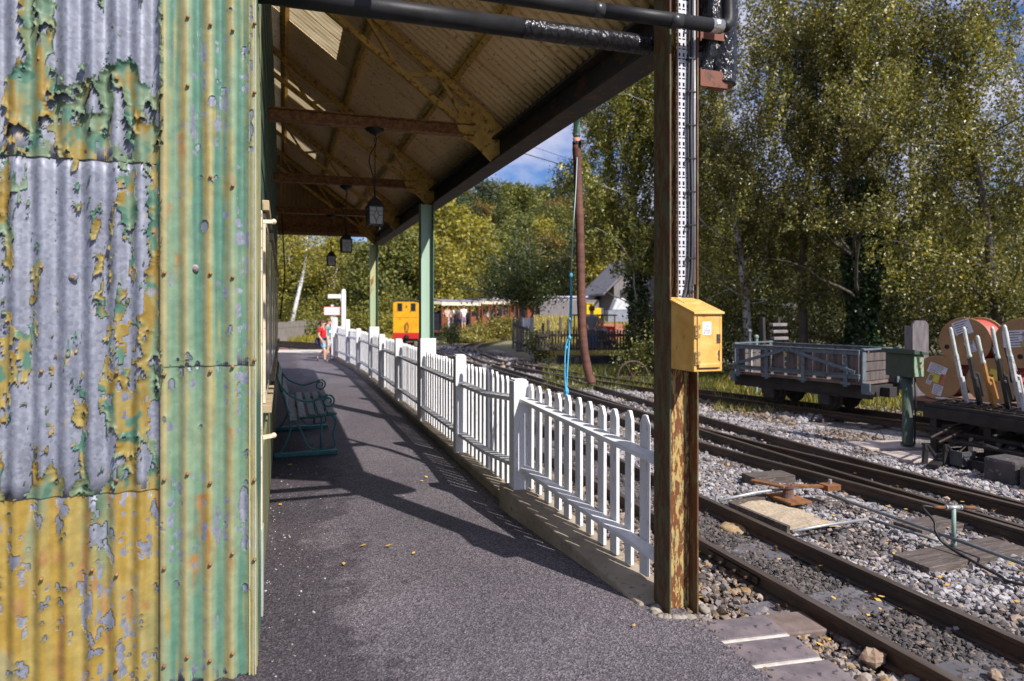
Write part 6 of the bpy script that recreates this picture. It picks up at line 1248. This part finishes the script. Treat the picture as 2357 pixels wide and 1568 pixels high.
# dark undergrowth under the birches
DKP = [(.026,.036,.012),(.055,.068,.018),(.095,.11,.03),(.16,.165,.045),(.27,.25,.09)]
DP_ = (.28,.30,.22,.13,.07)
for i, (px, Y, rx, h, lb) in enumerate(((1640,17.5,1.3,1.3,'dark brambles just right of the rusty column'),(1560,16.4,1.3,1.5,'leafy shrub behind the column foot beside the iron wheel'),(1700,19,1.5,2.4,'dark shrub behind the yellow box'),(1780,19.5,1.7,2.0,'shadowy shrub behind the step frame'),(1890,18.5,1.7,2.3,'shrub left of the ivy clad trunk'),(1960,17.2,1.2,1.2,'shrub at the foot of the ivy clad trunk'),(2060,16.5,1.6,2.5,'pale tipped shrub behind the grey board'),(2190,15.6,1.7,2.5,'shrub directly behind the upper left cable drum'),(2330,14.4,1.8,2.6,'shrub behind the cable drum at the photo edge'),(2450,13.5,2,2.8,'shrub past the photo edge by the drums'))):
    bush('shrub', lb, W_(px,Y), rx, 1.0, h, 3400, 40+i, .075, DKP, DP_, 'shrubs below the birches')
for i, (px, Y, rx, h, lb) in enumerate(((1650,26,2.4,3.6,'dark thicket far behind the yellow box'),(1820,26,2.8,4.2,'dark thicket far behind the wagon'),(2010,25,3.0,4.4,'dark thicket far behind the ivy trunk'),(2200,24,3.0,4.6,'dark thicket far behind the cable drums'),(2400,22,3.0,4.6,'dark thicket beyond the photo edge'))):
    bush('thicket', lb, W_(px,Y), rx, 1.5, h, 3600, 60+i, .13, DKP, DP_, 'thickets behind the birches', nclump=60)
# dark round tree left of the hose
t_ = thing('round_tree', 'dark green round crowned tree with forked trunk by the board gate', 'tree', W_(1197,27)); mb = MB(); cen = []
tp = limb(mb, (0,0,-.1), (.0,.0,1), 2.15, .17, .12, 3, .08, 5)
rr = random.Random(9); r = np.random.default_rng(9); cl = []
for i in range(34):
    a = rr.random()*2*PI; el = rr.uniform(.12,1.4); ln = rr.uniform(1.3,3.0); lp_ = limb(mb, tp[-1], (math.cos(a)*math.cos(el)*.8,math.sin(a)*math.cos(el)*.8,math.sin(el)*1.05), ln, .075, .01, 900+i, .2)
    for p in lp_[2:]:
        m_ = 120; cen.append(np.array(p)+r.normal(0,.27,(m_,3))); cl.append(np.full(m_, rr.uniform(.7,1.25)))
obj('trunk', mb, barkmat('grey_bark', (.10,.09,.08), (.2,.185,.17)), t_, smooth=True)
leafcloud('crown', np.concatenate(cen), .095, t_, leaf_m, [(.030,.055,.014),(.055,.085,.020),(.09,.12,.03),(.15,.16,.04),(.25,.23,.05)], 8, (.27,.32,.22,.13,.06), flat=.3, clump=np.concatenate(cl))
# ---- distant trees: six kinds, every tree an object of its own
YLW = [(.34,.29,.030),(.26,.24,.035),(.20,.20,.035),(.42,.35,.05),(.13,.14,.03)]; MID = [(.13,.155,.035),(.18,.19,.045),(.09,.115,.028),(.24,.23,.05)]; DRK = [(.035,.055,.020),(.055,.08,.026),(.085,.105,.03),(.12,.13,.04)]; ORG = [(.24,.16,.04),(.18,.14,.04),(.12,.11,.035),(.28,.21,.05)]; BLU = [(.04,.075,.045),(.06,.095,.05),(.09,.12,.06)]
def fartree(seed, h, cr, pal, leaf, n=5200, base=.18, bark=None, cone=0):
    r = np.random.default_rng(seed); rr = random.Random(seed); mb = MB(); t_ = thing('distant_tree', '', 'tree', (0,0,-99))
    tp = limb(mb, (0,0,-.3), (0,0,1), h*.8, .16, .03, seed, .05, 6); cc = []
    for i in range(46):
        u = rr.uniform(base,1); a = rr.random()*2*PI; q = cr*math.sqrt(rr.random())*(math.sin(min(1,(1-u)*1.5+.18)*PI/2) if not cone else (1.05-u)); cc.append((q*math.cos(a), q*math.sin(a), u*h))
        if i < 14: mb.tube([tuple(tp[min(5,int(u*5))]), tuple(Vector(cc[-1])*.75+tp[min(6,int(u*6))]*.25), cc[-1]], [.05,.03,.01], 5, cap=False)
    cc = np.array(cc); k = r.integers(0,len(cc),n); tone = r.uniform(.62,1.3,len(cc))
    c = cc[k]+r.normal(0,1,(n,3))*np.array((cr*.17,cr*.17,h*.055))
    obj('trunk', mb, bark or dark_bark, t_, smooth=True); leafcloud('crown', c, leaf, t_, far_leaf, pal, seed, None, flat=.25, clump=tone[k], ratio=.75); return t_
K = [fartree(101,7.5,2.3,YLW,.24), fartree(102,7,2.6,MID,.24), fartree(103,6.5,2.8,DRK,.24), fartree(104,6,2.5,ORG,.23), fartree(105,8.5,2.0,YLW,.22,bark=birch_bark), fartree(106,5.5,2.9,BLU,.24)]
KL = ['bright yellow green tree','mid green tree','dark green tree','brownish autumn tree','tall slim yellow leaved birch','bluish green tree']
used = set(); cnt = {}
def place(k, x, y, sc, where, grp):
    z = float(hgt(np.array(x), np.array(y)))-.1
    o = K[k] if k not in used else copy_tree(K[k]); used.add(k)
    o.location = (x,y,z); o.scale = (sc*random.uniform(.9,1.15),sc*random.uniform(.9,1.15),sc); o.rotation_euler = (0,0,random.random()*6.28)
    o['label'] = KL[k]+' '+where; o['group'] = KL[k]+'s '+grp
rr = random.Random(21)
# behind the platform end and the locomotive
for i in range(22):
    px = rr.uniform(600,1010); Y = rr.uniform(44,60); p = gnd(px,Y); place(rr.choice([0,1,1,4,0,2,1]), p.x, p.y, rr.uniform(.62,1.0), 'in the wood beyond the platform end', 'beyond the platform end')
for px, Y, k, s in ((985,55,0,1.15),(1020,54,0,1.3),(1062,58,4,1.1),(1095,60,0,1.15),(1140,63,1,1.1),(1000,50,0,.7),(1045,52,0,.8),(1088,57,3,.7),(1118,59,2,.8),(1150,62,1,.85)):
    p = gnd(px,Y); place(k, p.x, p.y, s, 'standing behind the open carriages', 'behind the open carriages')
for i in range(26):
    px = rr.uniform(960,1330); Y = rr.uniform(64,88); p = gnd(px,Y); place(rr.choice([0,1,3,3,2,1,0]), p.x, p.y, rr.uniform(.8,1.15), 'on the lower slope of the wooded hill', 'on the lower hill slope')
for i in range(46):
    px = rr.uniform(930,1420); Y = rr.uniform(92,150); p = gnd(px,Y); place(rr.choice([5,2,1,5,3,5]), p.x, p.y, rr.uniform(.95,1.5), 'on the hilltop below the sky', 'on the hilltop')
for i in range(26):
    px = rr.uniform(1240,1640); Y = rr.uniform(56,84); p = gnd(px,Y); place(rr.choice([0,1,2,3,1,2]), p.x, p.y, rr.uniform(.7,1.1), 'on the slope behind the barn', 'behind the barn')
for i in range(26):
    px = rr.uniform(1640,2500); Y = rr.uniform(30,46); p = gnd(px,Y); place(rr.choice([2,1,2,5,1]), p.x, p.y, rr.uniform(.75,1.1), 'in the dark wood far behind the birches', 'far behind the birches')
lb_ = thing('leaning_birch', 'white leaning birch trunk with a thin crown beyond the grey paling fence', 'tree', gnd(664,42,-.2)); mb = MB(); mb.tube([(0,0,-.2),(.5,0,2.2),(.95,.0,4.2),(1.15,0,6.5)], [.14,.12,.09,.03], 8); obj('trunk', mb, mat('white_bark', (.6,.58,.56), (.75,.73,.71), scale=3, c3=(.12,.1,.09), s3=4), lb_, smooth=True)
r = np.random.default_rng(77); c = np.array((1.0,0,5.5))+r.normal(0,1,(2600,3))*np.array((.9,.9,.9)); leafcloud('crown', c, .16, lb_, far_leaf, YLW, 5, None, flat=.2)
# low greenery along the tracks
GRS = [(.30,.26,.05),(.22,.21,.05),(.16,.17,.04),(.36,.30,.08)]
for i, (px, Y, rx, h, lb) in enumerate(((1066,33.5,.8,.38,'tall yellow weeds right of the dark bush by the train'),(1098,34.8,1.1,.75,'yellow green brambles below the second carriage'),(1138,35.5,1.1,1.25,'tallest yellow green brambles before the white roofed carriages'),(1168,35,.9,1.1,'yellow grass clump left of the dark tree'),(1085,33.2,1.0,.35,'low yellow weeds at the edge of the curved track'))):
    bush('weed_clump', lb, W_(px,Y), rx, .7, h, 2600, 140+i, .11, GRS, None, 'yellow weeds along the curve', 'weeds', stem=False)
bush('dark_bush', 'small dark green bush right of the column before the open train', W_(1036,31.5), .62, .5, .95, 2600, 150, .07, [(.025,.045,.018),(.045,.07,.024),(.07,.095,.03)])
for i, (px, Y, rx, h, lb) in enumerate(((770,38,2.5,1.6,'bushy yellow hedge behind the notice sign'),(855,38,2.6,1.3,'bushy hedge between finger post and locomotive'),(900,40,2.5,2.2,'green bush left of the locomotive cab'),(690,46,2.5,2.4,'bush behind the grey paling fence'))):
    bush('hedge_bush', lb, W_(px,Y), rx, 1.2, h, 3400, 160+i, .14, YLW+MID, None, 'bushes beyond the platform end', m=far_leaf)
bush('bramble', 'brambles growing over the yard fence by the white trunk', W_(1490,20.0), 1.0, .6, 1.6, 3000, 171, .08, DKP, DP_)
bush('bramble', 'low brambles at the left end of the yard fence', W_(1238,21.0), .5, .4, .9, 1200, 172, .08, DKP, DP_)
bush('bramble', 'brambles round the rusty iron wheel', W_(1508,16.2), .8, .5, .9, 2600, 173, .07, MID+DKP, None)
# grass: blades
def grass(name, n, sampler, hgt_, pal, seed, z=-.21):
    r = np.random.default_rng(seed); x, y = sampler(r, n); n = len(x); h = hgt_*r.uniform(.4,1.3,n); a = r.uniform(0,2*PI,n); zz = np.maximum(hgt(x, y), z)-.01; w = h*.10+.004; ln = r.normal(0,.35,(n,2))*h[:,None]
    b0 = np.c_[x-np.cos(a)*w, y-np.sin(a)*w, zz]; b1 = np.c_[x+np.cos(a)*w, y+np.sin(a)*w, zz]; t_ = np.c_[x+ln[:,0], y+ln[:,1], zz+h]
    V = np.stack((b0,b1,t_),1).reshape(-1,3); F = np.arange(n*3).reshape(n,3); pal = np.array(pal); c = pal[r.choice(len(pal),n)]*r.uniform(.7,1.3,(n,1))
    return tag(npmesh(name, V, F, leaf_m, fcol=c), kind='stuff')
def band(px0, px1, Y0, Y1):
    def f(r, n):
        px = r.uniform(px0,px1,n); Y = r.uniform(Y0,Y1,n); X = (px-1178.5)/1571*Y; return X*ct+Y*st_, -X*st_+Y*ct
    return f
grass('grass', 16000, band(1250,1640,13.6,19.5), .16, [(.10,.12,.03),(.16,.16,.04),(.22,.20,.06),(.07,.09,.02)], 31)
grass('grass', 14000, band(1640,2450,10.8,17), .15, [(.14,.15,.035),(.24,.21,.05),(.32,.26,.06),(.08,.10,.025)], 32)
grass('grass', 22000, band(1230,1520,23,48), .22, [(.40,.34,.10),(.30,.27,.08),(.46,.38,.14)], 33, -.2)
grass('grass', 7000, band(1040,1150,32.8,37), .14, GRS, 34)
grass('grass', 12000, band(640,960,34,44), .3, YLW, 35)
